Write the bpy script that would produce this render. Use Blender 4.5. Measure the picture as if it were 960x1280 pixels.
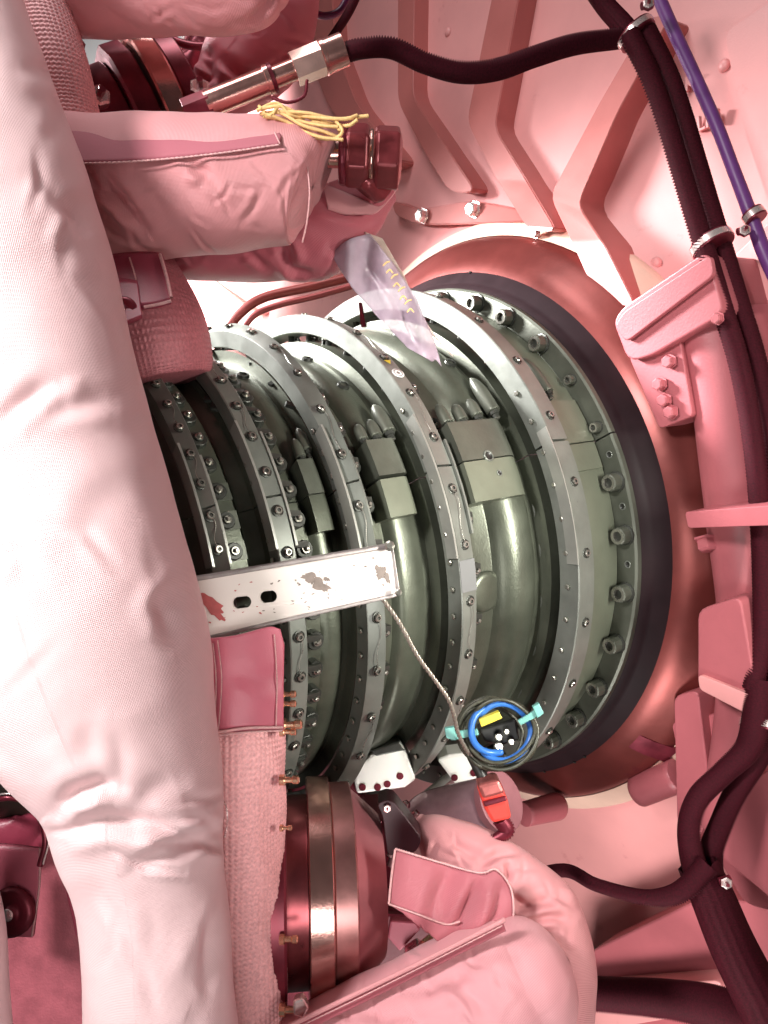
import bpy, math, random
import numpy as np
from mathutils import Vector, Matrix
from mathutils.geometry import tessellate_polygon
random.seed(7); RNG = np.random.RandomState(7)
for o in list(bpy.data.objects): bpy.data.objects.remove(o)
sc = bpy.context.scene
COL = sc.collection
F = 1000.0

# ---------------------------------------------------------------- camera, world, lamps, exposure
cam = bpy.data.cameras.new('camera'); cam.sensor_fit = 'VERTICAL'; cam.sensor_height = 36; cam.sensor_width = 27
cam.lens = F / 1280 * 36; cam.clip_start = 0.02; cam.clip_end = 60
camo = bpy.data.objects.new('camera', cam); COL.objects.link(camo)
camo.rotation_euler = (math.radians(90), 0, 0); sc.camera = camo
w = bpy.data.worlds.new('World'); sc.world = w; w.use_nodes = True
bg = w.node_tree.nodes['Background']; bg.inputs[0].default_value = (1.0, .95, .93, 1); bg.inputs[1].default_value = 0.05
sc.view_settings.view_transform = 'Standard'; sc.view_settings.look = 'None'
sc.view_settings.exposure = -0.28; sc.view_settings.gamma = 1.0
def lamp(name, loc, target, size, power, col=(1, .97, .94), sy=None, spread=180):
    l = bpy.data.lights.new(name, 'AREA'); l.energy = power; l.color = col
    l.spread = math.radians(spread); l.shape = 'RECTANGLE'; l.size = size; l.size_y = sy or size
    o = bpy.data.objects.new(name, l); COL.objects.link(o); o.location = loc
    o.rotation_euler = (Vector(target) - Vector(loc)).to_track_quat('-Z', 'Y').to_euler()
    return o
lamp('slot_lamp', (-.78, 1.15, .62), (.02, .96, .17), .22, 9.5, (1, .985, .98), .22, 46)
lamp('ceiling_lamp', (-.40, .50, 1.25), (.1, 1.0, .15), .35, 8.0, (1, .98, .97), .5)
lamp('front_lamp', (-.72, -.25, .50), (-.20, .55, .02), .18, 5.9, (1, .97, .95), .18, 78)
lamp('right_lamp', (.66, .16, .06), (.06, .80, -.05), .09, 1.9, (1, .99, .90), .40, 44)  # stands out of view at right for highlights on the casing bulges
lamp('low_fill', (-.02, -.25, -.42), (-.05, .75, -.33), .30, 4.4)  # added fill: highlight on the polished flange, general light low down
lamp('under_fill', (.10, .45, -.95), (.34, 1.2, -.42), .26, 3.8, (1, .96, .93), .26, 110)  # added fill to brighten the bottom of the housing
lamp('back_lamp', (-.7, 1.6, .9), (-.35, 3.2, .6), .5, 50, (1, 1, 1), None, 110)

# ---------------------------------------------------------------- helpers
def P(x, y, d): return np.array([(x - 480) / F * d, d, (640 - y) / F * d])
AX = np.array([.80159761, .58253756, .13450378])      # turbine axis
UP = np.array([-.16548124, 0., .98621294])
TW = np.array([.57450608, -.81280379, .09639904])     # towards the camera
C0 = np.array([-.09073436, 1., -.05519077])
def PL(x, y, s):                                        # pixel ray met with the plane across the turbine axis at station s
    d = np.array([(x - 480) / F, 1, (640 - y) / F]); t = (C0 @ AX + s) / (d @ AX); return d * t
MATS = {}
def mat(name, col, metal=0.0, rough=.5, var=.12, scale=30, bump=0.0, bscale=200, weave=0, spec=.5, alpha=1, trans=0, sheen=0, stains=None, emit=None):
    if name in MATS: return MATS[name]
    m = bpy.data.materials.new(name); m.use_nodes = True; nt = m.node_tree; n = nt.nodes; L = nt.links
    b = n['Principled BSDF']; b.inputs['Metallic'].default_value = metal; b.inputs['Specular IOR Level'].default_value = spec
    b.inputs['Alpha'].default_value = alpha; b.inputs['Transmission Weight'].default_value = trans
    b.inputs['Sheen Weight'].default_value = sheen
    tc = n.new('ShaderNodeTexCoord')
    nz = n.new('ShaderNodeTexNoise'); nz.inputs['Scale'].default_value = scale; nz.inputs['Detail'].default_value = 6; nz.inputs['Roughness'].default_value = .62
    L.new(tc.outputs['Object'], nz.inputs['Vector'])
    cr = n.new('ShaderNodeValToRGB'); cr.color_ramp.elements[0].position = .3; cr.color_ramp.elements[1].position = .7
    c = np.array(col)
    cr.color_ramp.elements[0].color = (*np.clip(c * (1 - var), 0, 1), 1); cr.color_ramp.elements[1].color = (*np.clip(c * (1 + var), 0, 1), 1)
    L.new(nz.outputs['Fac'], cr.inputs['Fac']); cout = cr.outputs['Color']
    if stains:
        scol, sscale, thr = stains
        n2 = n.new('ShaderNodeTexNoise'); n2.inputs['Scale'].default_value = sscale; n2.inputs['Detail'].default_value = 8; n2.inputs['Roughness'].default_value = .7
        L.new(tc.outputs['Object'], n2.inputs['Vector'])
        r2 = n.new('ShaderNodeMapRange'); r2.inputs[1].default_value = thr; r2.inputs[2].default_value = thr + .08
        L.new(n2.outputs['Fac'], r2.inputs[0])
        mx = n.new('ShaderNodeMix'); mx.data_type = 'RGBA'; mx.inputs[7].default_value = (*scol, 1)
        L.new(r2.outputs[0], mx.inputs[0]); L.new(cout, mx.inputs[6]); cout = mx.outputs[2]
    L.new(cout, b.inputs['Base Color'])
    rr = n.new('ShaderNodeMapRange'); rr.inputs[3].default_value = max(.04, rough - .1); rr.inputs[4].default_value = min(1, rough + .12)
    L.new(nz.outputs['Fac'], rr.inputs[0]); L.new(rr.outputs[0], b.inputs['Roughness'])
    h = None
    if bump:
        nb = n.new('ShaderNodeTexNoise'); nb.inputs['Scale'].default_value = bscale; nb.inputs['Detail'].default_value = 3
        L.new(tc.outputs['Object'], nb.inputs['Vector']); h = nb.outputs['Fac']
    bp = None
    if h is not None:
        bp = n.new('ShaderNodeBump'); bp.inputs['Strength'].default_value = bump; bp.inputs['Distance'].default_value = .001
        L.new(h, bp.inputs['Height'])
    if weave:
        uv = n.new('ShaderNodeUVMap'); ws = []
        for d in ('X', 'Y'):
            wv = n.new('ShaderNodeTexWave'); wv.bands_direction = d; wv.inputs['Scale'].default_value = weave; wv.inputs['Distortion'].default_value = .6
            wv.inputs['Detail'].default_value = 1
            L.new(uv.outputs[0], wv.inputs['Vector']); ws.append(wv.outputs['Fac'])
        ad = n.new('ShaderNodeMath'); ad.operation = 'ADD'; L.new(ws[0], ad.inputs[0]); L.new(ws[1], ad.inputs[1])
        b2 = n.new('ShaderNodeBump'); b2.inputs['Strength'].default_value = .45; b2.inputs['Distance'].default_value = .0005
        L.new(ad.outputs[0], b2.inputs['Height'])
        if bp: L.new(bp.outputs[0], b2.inputs['Normal'])
        bp = b2
    if bp: L.new(bp.outputs[0], b.inputs['Normal'])
    MATS[name] = m; return m

def mesh_from(name, V, Fc, mats, smooth=True, uv=None, mi=None):
    me = bpy.data.meshes.new(name)
    me.from_pydata([tuple(v) for v in V] if not isinstance(V, list) else V, [], Fc)
    if not isinstance(mats, (list, tuple)): mats = [mats]
    for m in mats: me.materials.append(m)
    if smooth is True: me.polygons.foreach_set('use_smooth', [True] * len(me.polygons))
    if mi is not None: me.polygons.foreach_set('material_index', mi)
    if uv is not None:
        ul = me.uv_layers.new(name='UVMap')
        li = np.empty(len(me.loops), dtype=np.int32); me.loops.foreach_get('vertex_index', li)
        ul.data.foreach_set('uv', np.asarray(uv, dtype=np.float32)[li].ravel())
    me.update(); return me
def link(name, me, parent=None, mx=None, bevel=0, seg=2, auto=None):
    o = bpy.data.objects.new(name, me); COL.objects.link(o)
    if parent is not None: o.parent = parent
    if mx is not None: o.matrix_local = mx
    if bevel:
        b = o.modifiers.new('bevel', 'BEVEL'); b.width = bevel; b.segments = seg; b.limit_method = 'ANGLE'; b.angle_limit = math.radians(35)
    return o
def tag(o, label=None, cat=None, group=None, kind=None):
    if label: o['label'] = label
    if cat: o['category'] = cat
    if group: o['group'] = group
    if kind: o['kind'] = kind
    return o
def empty(name, loc, label, cat, group=None, mx=None):
    o = bpy.data.objects.new(name, None); COL.objects.link(o); o.empty_display_size = .02
    if mx is not None: o.matrix_world = mx
    else: o.location = loc
    return tag(o, label, cat, group)
bpy.context.view_layer.update()
def part(name, me, root, bevel=0, seg=2):
    """mesh given in world coordinates -> child of root (whose world matrix is known)"""
    o = bpy.data.objects.new(name, me); COL.objects.link(o); o.parent = root
    o.matrix_parent_inverse = WM(root).inverted()
    if bevel:
        b = o.modifiers.new('bevel', 'BEVEL'); b.width = bevel; b.segments = seg; b.limit_method = 'ANGLE'; b.angle_limit = math.radians(35)
    return o
def WM(o):
    m = o.matrix_basis.copy() if o.parent is None else WM(o.parent) @ o.matrix_parent_inverse @ o.matrix_basis
    return m
def grid_faces(n, m, cu=False):
    f = []
    mm = m if cu else m - 1
    for i in range(n - 1):
        a = i * m; b = a + m
        f += [(a + j, a + (j + 1) % m, b + (j + 1) % m, b + j) for j in range(mm)]
    return f
# ---- swept tubes (hoses, cables, padded sleeves)
def catmull(pts, n):
    p = np.array(pts, float); k = len(p)
    if k == 2:
        t = np.linspace(0, 1, n)[:, None]; return p[0] * (1 - t) + p[1] * t
    q = np.vstack([2 * p[0] - p[1], p, 2 * p[-1] - p[-2]]); out = []
    seg = np.linalg.norm(np.diff(p[:, :3], axis=0), axis=1) + 1e-9; cum = np.r_[0, np.cumsum(seg)]
    for u in np.linspace(0, cum[-1], n):
        i = min(max(np.searchsorted(cum, u, side='right') - 1, 0), k - 2); t = (u - cum[i]) / seg[i]
        a, b, c, d = q[i], q[i + 1], q[i + 2], q[i + 3]
        out.append(.5 * ((2 * b) + (c - a) * t + (2 * a - 5 * b + 4 * c - d) * t * t + (3 * b - a - 3 * c + d) * t ** 3))
    return np.array(out)
def px_path(ctrl):  # [(px,py,depth,rpx)]
    return [np.r_[P(x, y, d), r * d / F] for x, y, d, r in ctrl]
def sweep(path, n, m, caps=(None, None), squash=1.0):
    q = catmull(path, n); c = q[:, :3]; r = np.maximum(q[:, 3], 1e-5)
    T = np.gradient(c, axis=0); T /= np.linalg.norm(T, axis=1)[:, None] + 1e-12
    cc = [c[i] for i in range(n)]; rr = list(r); TT = [T[i] for i in range(n)]
    def cap(kind, end):
        i = 0 if end == 0 else -1; base = c[i]; tt = T[i] * (-1 if end == 0 else 1); out = []
        if kind == 'round':
            for a in np.linspace(12, 89, 9): out.append((base + tt * r[i] * .75 * math.sin(math.radians(a)), r[i] * math.cos(math.radians(a)), T[i]))
        elif kind == 'flat':
            out.append((base + tt * r[i] * .02, r[i] * .97, T[i])); out.append((base + tt * r[i] * .02, 1e-5, T[i]))
        elif kind == 'open':
            out.append((base + tt * r[i] * .01, r[i] * .93, T[i])); out.append((base - tt * r[i] * .8, r[i] * .88, T[i])); out.append((base - tt * r[i] * .85, 1e-5, T[i]))
        return out
    pre = cap(caps[0], 0)[::-1]; post = cap(caps[1], 1)
    cc = [a[0] for a in pre] + cc + [a[0] for a in post]; rr = [a[1] for a in pre] + rr + [a[1] for a in post]; TT = [a[2] for a in pre] + TT + [a[2] for a in post]
    cc = np.array(cc); rr = np.array(rr); TT = np.array(TT)
    N = np.zeros_like(cc); v = np.array([0, -1., 0.]);
    for i in range(len(cc)):
        v = v - TT[i] * (v @ TT[i]); v /= np.linalg.norm(v); N[i] = v
    B = np.cross(TT, N); th = np.linspace(0, 2 * np.pi, m, endpoint=False)
    D = np.cos(th)[None, :, None] * N[:, None] * squash + np.sin(th)[None, :, None] * B[:, None]
    V = cc[:, None] + D * rr[:, None, None]
    L = np.r_[0, np.cumsum(np.linalg.norm(np.diff(cc, axis=0), axis=1))]
    U = np.stack(np.broadcast_arrays((th * rr.mean())[None, :], L[:, None]), -1)
    return V, D, U
def topx(V):
    return np.stack([480 + F * V[..., 0] / V[..., 1], 640 - F * V[..., 2] / V[..., 1]], -1)
def segdist(Q, poly):
    best = np.full(Q.shape[:-1], 1e9); sg = np.zeros(Q.shape[:-1]); tt = np.zeros(Q.shape[:-1])
    p = np.array(poly, float); ln = np.r_[0, np.cumsum(np.linalg.norm(np.diff(p, axis=0), axis=1))]
    for i in range(len(p) - 1):
        a, b = p[i], p[i + 1]; ab = b - a; t = np.clip(((Q - a) @ ab) / (ab @ ab), 0, 1)
        d = Q - (a + t[..., None] * ab); dd = np.hypot(d[..., 0], d[..., 1])
        s = np.sign(ab[0] * d[..., 1] - ab[1] * d[..., 0]); k = dd < best
        best = np.where(k, dd, best); sg = np.where(k, s, sg); tt = np.where(k, (ln[i] + t * (ln[i + 1] - ln[i])) / ln[-1], tt)
    return best, sg, tt
def creases(V, D, lst):
    """press fold lines (pixel polylines, width px, depth m) into the camera side of a padded surface"""
    Q = topx(V); face = np.clip(-(D * (V / np.linalg.norm(V, axis=-1, keepdims=True))).sum(-1) * 2.5, 0, 1)
    for poly, wd, amp in lst:
        d, s, t = segdist(Q, poly); fade = np.sin(np.clip(t, .03, .97) * np.pi) ** .6
        x = d * s / wd
        prof = -np.exp(-x ** 2) + .75 * np.exp(-((x - 1.9) / 1.1) ** 2) + .25 * np.exp(-((x + 2.2) / 1.4) ** 2)
        V = V + D * (prof * amp * fade * face)[..., None]
    return V
def lumps(V, D, amp, k, seed=0):
    r = np.random.RandomState(seed); f = 0
    for i in range(7):
        kv = r.normal(size=3); kv = kv / np.linalg.norm(kv) * k * (1 + i * .5); f = f + np.sin(V @ kv + r.rand() * 6.28 + .7 * np.sin(V @ (kv[::-1] * .6))) / (1 + i * .5)
    return V + D * (f * amp / 2)[..., None]
def rand_creases(x0, y0, x1, y1, n, ln, wd, amp, ang, seed, jit=.5):
    r = np.random.RandomState(seed); out = []
    for i in range(n):
        x, y = r.uniform(x0, x1), r.uniform(y0, y1); a = math.radians(ang) + r.normal() * jit; l = ln * r.uniform(.4, 1.2); b = r.uniform(-.35, .35)
        dx, dy = math.cos(a) * l / 2, math.sin(a) * l / 2
        out.append(([(x - dx, y - dy), (x + dy * b, y - dx * b), (x + dx, y + dy)], wd * r.uniform(.6, 1.3), amp * r.uniform(.3, 1.1)))
    return out
def tube_mesh(name, ctrl, m_, n=60, m=24, caps=(None, None), cr=(), lump=(0, 0), seed=0, world=False, braid=0, knit=0, squash=1.0):
    V, D, U = sweep(ctrl if world else px_path(ctrl), n, m, caps, squash)
    if lump[0]: V = lumps(V, D, lump[0], lump[1], seed)
    if cr: V = creases(V, D, cr)
    if braid:
        i = np.arange(V.shape[0])[:, None]; j = np.arange(m)[None, :]
        V = V + D * (braid * (((i + j) % 2) * 2 - 1))[..., None]
    if knit:
        cw, ch, am = knit; u = U[..., 0] / cw; v = U[..., 1] / ch
        fu = u - np.floor(u); z = v + np.abs(fu - .5) * 1.2
        V = V + D * (am * (.55 * np.abs(np.sin(np.pi * u)) ** .8 + .45 * np.abs(np.sin(np.pi * z)) + .25 * (np.sin(u * 12.9898 + v * 78.2) * .5)))[..., None]
    return mesh_from(name, V.reshape(-1, 3), grid_faces(V.shape[0], m, True), m_, True, U.reshape(-1, 2))
# ---- prisms
def prism(name, front, off, m_, holes=()):
    """front: list of 3D points; off: vector to the back; holes: more loops"""
    loops = [[Vector(p) for p in front]] + [[Vector(p) for p in h] for h in holes]
    tri = tessellate_polygon(loops) if holes else None
    fl = [p for l in loops for p in l]; n = len(fl); o = Vector(off)
    V = [tuple(p) for p in fl] + [tuple(p + o) for p in fl]; Fc = []
    if tri:
        Fc += [tuple(t) for t in tri] + [tuple(n + i for i in t[::-1]) for t in tri]
    else: Fc += [tuple(range(n)), tuple(range(2 * n - 1, n - 1, -1))]
    s = 0
    for l in loops:
        k = len(l); Fc += [(s + i, s + (i + 1) % k, n + s + (i + 1) % k, n + s + i) for i in range(k)]; s += k
    me = mesh_from(name, V, Fc, m_, False)
    import bmesh
    bm = bmesh.new(); bm.from_mesh(me); bmesh.ops.recalc_face_normals(bm, faces=bm.faces); bm.to_mesh(me); bm.free()
    return me
def box_mesh(name, sx, sy, sz, m_, c=(0, 0, 0)):
    V = [(c[0] + a * sx / 2, c[1] + b * sy / 2, c[2] + d * sz / 2) for a in (-1, 1) for b in (-1, 1) for d in (-1, 1)]
    Fc = [(0, 1, 3, 2), (4, 6, 7, 5), (0, 4, 5, 1), (2, 3, 7, 6), (0, 2, 6, 4), (1, 5, 7, 3)]
    return mesh_from(name, V, Fc, m_, False)
def lathe_local(profile, n, mats, mis=None, smooth=False, name='lathe', wob=0):
    """revolve (z, r, mat) profile about Z"""
    V = []; Fc = []; mi = []
    for k, (z, r) in enumerate(profile):
        for j in range(n):
            a = 2 * math.pi * j / n; V.append((r * math.cos(a), r * math.sin(a), z))
    for k in range(len(profile) - 1):
        for j in range(n):
            a = k * n + j; b = k * n + (j + 1) % n; Fc.append((a, b, b + n, a + n)); mi.append(mis[k] if mis else 0)
    if profile[-1][1] > 1e-4: Fc.append(tuple((len(profile) - 1) * n + j for j in range(n))); mi.append(mis[-1] if mis else 0)
    return mesh_from(name, V, Fc, mats, smooth, None, mi)
def axis_mx(o, z, x=None):
    z = Vector(z).normalized(); x = Vector(x) if x is not None else (Vector((0, 0, 1)) if abs(z.z) < .9 else Vector((1, 0, 0)))
    x = (x - z * x.dot(z)).normalized(); y = z.cross(x)
    return Matrix((( x.x, y.x, z.x, o[0]), (x.y, y.y, z.y, o[1]), (x.z, y.z, z.z, o[2]), (0, 0, 0, 1)))
def bolt_on(name, me, root, loc, z, scale=1.0, x=None):
    o = bpy.data.objects.new(name, me); COL.objects.link(o); o.parent = root
    o.matrix_parent_inverse = WM(root).inverted(); mx = axis_mx(loc, z, x) @ Matrix.Scale(scale, 4); o.matrix_basis = mx
    return o
def px_poly(pts, d): return [P(x, y, d if not callable(d) else d(x, y)) for x, y in pts]
def rounded(pts, r=.25, k=3):
    """round the corners of a pixel polygon"""
    out = []; n = len(pts); p = np.array(pts, float)
    for i in range(n):
        a, b, c = p[i - 1], p[i], p[(i + 1) % n]
        l1 = np.linalg.norm(a - b); l2 = np.linalg.norm(c - b); q = min(r, .45 * l1, .45 * l2)
        s = b + (a - b) / l1 * q; e = b + (c - b) / l2 * q
        for t in np.linspace(0, 1, k + 1): out.append(tuple((1 - t) ** 2 * s + 2 * t * (1 - t) * b + t * t * e))
    return out

# ---------------------------------------------------------------- materials
GREEN = mat('cast_green_metal', (.098, .106, .080), .58, .36, .28, 14, .20, 420, stains=((.07, .075, .06), 14, .62))
GREEN2 = mat('smooth_green_metal', (.098, .104, .082), .45, .40, .22, 22, .15, 300, stains=((.08, .08, .065), 18, .62))
BANDM = mat('light_band_metal', (.165, .178, .132), .4, .42, .12, 20, .1, 300)
RING = mat('ring_grey_metal', (.180, .190, .168), .4, .36, .14, 35, .06, 500, stains=((.10, .10, .09), 60, .68))
RINGP = mat('clamp_plate_metal', (.30, .30, .27), .4, .32, .12, 30)
DARK = mat('dark_oily_metal', (.05, .052, .045), .5, .42, .3, 60)
NUT = mat('nut_metal', (.34, .33, .29), .8, .28, .2, 90)
SEAL = mat('dark_seal_rubber', (.017, .008, .010), 0, .5, .25, 20, spec=.15)
COPPER = mat('heat_tinted_collar', (.16, .032, .028), .55, .32, .3, 7, .1, 90, stains=((.14, .02, .03), 11, .66))
CREAM = mat('cream_rim_paint', (.74, .50, .40), 0, .4, .08, 20)
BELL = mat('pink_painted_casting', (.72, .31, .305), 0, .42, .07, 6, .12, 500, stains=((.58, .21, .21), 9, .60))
RIBM = mat('pink_rib_shade', (.44, .13, .12), 0, .42, .08, 10, .12, 500)  # casting pink darkened; the rib shading is put into this colour
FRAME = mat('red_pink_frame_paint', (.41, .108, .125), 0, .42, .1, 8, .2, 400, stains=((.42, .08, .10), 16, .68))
FRAME2 = mat('deep_red_frame', (.18, .014, .03), 0, .45, .2, 6, .1, 300)  # deeper red than the frame, for recessed plates and the hollow block
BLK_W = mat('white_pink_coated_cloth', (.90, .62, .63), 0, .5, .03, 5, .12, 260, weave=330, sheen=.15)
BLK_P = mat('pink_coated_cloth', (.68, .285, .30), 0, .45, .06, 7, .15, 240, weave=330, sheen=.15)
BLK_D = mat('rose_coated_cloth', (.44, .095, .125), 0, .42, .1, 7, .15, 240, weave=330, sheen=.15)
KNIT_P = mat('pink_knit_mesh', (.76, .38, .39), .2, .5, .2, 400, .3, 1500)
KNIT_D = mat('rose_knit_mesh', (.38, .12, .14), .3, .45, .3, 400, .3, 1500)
LEATHER = mat('rose_leather_panel', (.52, .12, .17), 0, .42, .1, 12, .2, 700)
LEATH_D = mat('dark_leather_panel', (.32, .045, .08), 0, .4, .12, 12, .2, 700)
THREAD = mat('pale_thread', (.66, .36, .36), 0, .7, .2, 300)
CRIM = mat('crimson_dark_metal', (.16, .018, .032), .5, .35, .35, 40)
CABLE = mat('dark_braided_cable', (.045, .003, .008), 0, .75, .5, 500, .3, 1500, spec=.15)
BLUEC = mat('violet_blue_cable', (.13, .035, .17), 0, .42, .15, 60)
COPM = mat('rosy_polished_steel', (.68, .36, .32), .92, .20, .18, 25, .08, 400)
GOLD = mat('brassy_stud_metal', (.80, .48, .32), .9, .22, .1, 90)
STEELW = mat('bright_white_steel', (.82, .68, .66), .75, .25, .08, 60)
WHITEP = mat('chipped_white_paint', (.70, .63, .59), 0, .4, .05, 14, .1, 200, stains=((.62, .52, .48), 22, .70))
CHIP = mat('exposed_grey_primer', (.19, .15, .13), .1, .55, .25, 150)
CHIPR = mat('exposed_red_primer', (.40, .07, .07), 0, .5, .2, 150)
WHITE = mat('white_plastic', (.86, .84, .80), 0, .35, .03, 20)
WALLM = mat('white_wall_paint', (.93, .91, .90), 0, .6, .02, 2)
PALEP = mat('pale_peach_panel', (.88, .58, .50), 0, .5, .05, 4)
YARN = mat('yellow_twine', (.88, .56, .24), 0, .85, .2, 300)
FILM = mat('violet_clear_film', (.50, .39, .47), 0, .3, .3, 14, .9, 60, alpha=.66)
BLUE = mat('blue_hose_plastic', (.03, .14, .46), 0, .35, .1, 40)
BLACK = mat('black_rubber', (.016, .016, .014), 0, .4, .3, 200)
TEAL = mat('teal_nylon', (.14, .36, .32), 0, .4, .1, 60, alpha=.93)
YEL = mat('yellow_sleeve', (.72, .55, .05), 0, .5, .05, 40)
RED = mat('red_plastic', (.75, .06, .045), 0, .3, .15, 40, trans=.15)
WIRE = mat('twisted_steel_wire', (.36, .32, .27), .7, .35, .2, 600)
VIOLET = mat('violet_clear_plastic', (.42, .25, .29), .3, .2, .25, 25)
TAPE = mat('plain_grey', (.13, .13, .13), 0, .6, .04, 50)

# ---------------------------------------------------------------- turbine
RM = Matrix(((AX[0], TW[0], UP[0], C0[0]), (AX[1], TW[1], UP[1], C0[1]), (AX[2], TW[2], UP[2], C0[2]), (0, 0, 0, 1)))
turb = empty('turbine_casing', (0, 0, 0), 'grey-green bolted turbine casing with stacked actuation rings, lying in the pink frame', 'turbine casing', mx=RM)
def Q(s, R, t): t = math.radians(t); return Vector((s, R * math.cos(t), R * math.sin(t)))
def revolve(name, prof, t0, t1, m_, parent, closed=False, step=2.0, smooth=True, bevel=0, mis=None, rug=0, seed=0):
    n = max(2, int(abs(t1 - t0) / step) + 1); ts = np.radians(np.linspace(t0, t1, n)); V = []; Fc = []; mi = []
    r = np.random.RandomState(seed); ph = r.rand(8) * 6.28
    k = len(prof)
    for a in ts:
        for j, (s, R) in enumerate(prof):
            rr = R
            if rug: rr += rug * (math.sin(a * 9 + ph[0] + s * 90) + .6 * math.sin(a * 17 + ph[1] - s * 160) + .5 * math.sin(a * 31 + ph[2] + s * 60)) / 2
            V.append((s, rr * math.cos(a), rr * math.sin(a)))
    kk = k if closed else k - 1
    for i in range(n - 1):
        for j in range(kk):
            a = i * k + j; b = i * k + (j + 1) % k; Fc.append((a, b, b + k, a + k)); mi.append(mis[j] if mis else 0)
    if closed: Fc += [tuple(range(k))[::-1], tuple((n - 1) * k + j for j in range(k))]; mi += [0, 0]
    me = mesh_from(name, V, Fc, m_, True, None, mi)
    ang = me.polygons
    o = bpy.data.objects.new(name, me); COL.objects.link(o)
    if parent is not None: o.parent = parent
    if smooth:
        e = o.modifiers.new('split', 'EDGE_SPLIT'); e.split_angle = math.radians(28)
    return o
def smoothprof(pts, n):
    return [tuple(q[:2]) for q in catmull([(a, b, 0) for a, b in pts], n)]
TS = 14.7
# casing sections (upper and lower half meet at the split line)
bays = [
 ('casing_section', [(-.50, .20), (-.30, .225), (-.27, .232), (-.268, .240), (-.225, .240)], GREEN2),
 ('casing_section', [(-.225, .243), (-.203, .243), (-.2025, .236), (-.197, .234), (-.190, .238), (-.184, .240), (-.183, .247), (-.166, .247)], GREEN),
 ('casing_section', [(-.166, .243), (-.140, .243), (-.139, .239)] + smoothprof([(-.138, .238), (-.130, .243), (-.120, .2435), (-.114, .240)], 9) + [(-.1135, .240), (-.109, .240), (-.108, .254), (-.0905, .254)], GREEN),
 ('casing_section', [(-.0905, .248), (-.067, .248), (-.066, .243), (-.058, .2425)] + smoothprof([(-.057, .244), (-.050, .2515), (-.036, .2530), (-.0225, .250)], 14) + [(-.022, .249), (-.014, .249), (-.012, .262), (.014, .263)], GREEN),
 ('casing_section', [(.014, .259), (.040, .260), (.0405, .259), (.058, .2605)] + smoothprof([(.060, .261), (.067, .270), (.080, .2775), (.098, .2790), (.106, .276)], 16) + [(.1065, .272), (.116, .272), (.118, .288), (.150, .290)], GREEN),
]
for i, (nm, pr, mm) in enumerate(bays):
    for t0, t1 in ((TS + .12, TS + 180), (TS - 180, TS - .12)):
        revolve('casing_half', pr, t0, t1, mm, turb, step=1.5, rug=.0003, seed=i)
for t0, t1 in ((TS + .15, TS + 180), (TS - 180, TS - .15)):
    revolve('rear_band', [(.150, .296), (.152, .301), (.204, .3045), (.207, .3035)], t0, t1, BANDM, turb, step=1.5)
    revolve('bolting_flange', [(.2075, .298), (.2085, .3255), (.2105, .328), (.216, .3285), (.216, .30)], t0, t1, GREEN2, turb, step=1.5)
revolve('seal_ring', [(.214, .324), (.217, .3285), (.226, .3335), (.230, .3365), (.246, .3545), (.250, .357), (.262, .357), (.262, .34)], -180, 180, SEAL, turb, step=1.2)
# casing split flange nuts are on the rings; unison rings
NB = [(-.242, .259, -.230, .268, 6.23, 38.0), (-.186, .269, -.170, .271, 7.72, 50.4), (-.110, .276, -.095, .283, 10.45, 51.8), (-.012, .293, .010, .290, 10.75, 53.0), (.117, .326, .145, .323, 13.03, 45.8)]
small = lathe_local([(0, .0046), (.0008, .0046), (.0010, .0040), (.0003, .0036), (.0003, .0030), (.0022, .0030), (.0028, .0024), (.0028, .0015), (.0018, .0011), (.0018, .0004)], 12, [DARK, NUT], [0, 0, 0, 0, 1, 1, 1, 0, 0, 0], False, 'ring_nut')
spind = lathe_local([(-.014, .0088), (.0050, .0088), (.0058, .0080), (.0058, .0046), (.0078, .0046), (.0084, .0040), (.0084, .0024), (.0115, .0023), (.0122, .0015), (.0122, .0004)], 12, [DARK, NUT], [0, 0, 0, 0, 0, 1, 1, 1, 1, 1], False, 'spindle_nut')
bigb = lathe_local([(0, .0125), (.0025, .0125), (.0030, .0105), (.0150, .0105), (.0162, .0092), (.0162, .0060), (.0125, .0052), (.0125, .0004)], 12, [GREEN2, NUT, DARK], [2, 2, 0, 0, 1, 1, 2, 2], False, 'flange_bolt')
stud = lathe_local([(0, .0026), (.002, .0026), (.0026, .0018), (.0026, .0004)], 8, [GREEN2, NUT], [0, 1, 1, 1], False, 'stud_nut')
rings = []
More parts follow.
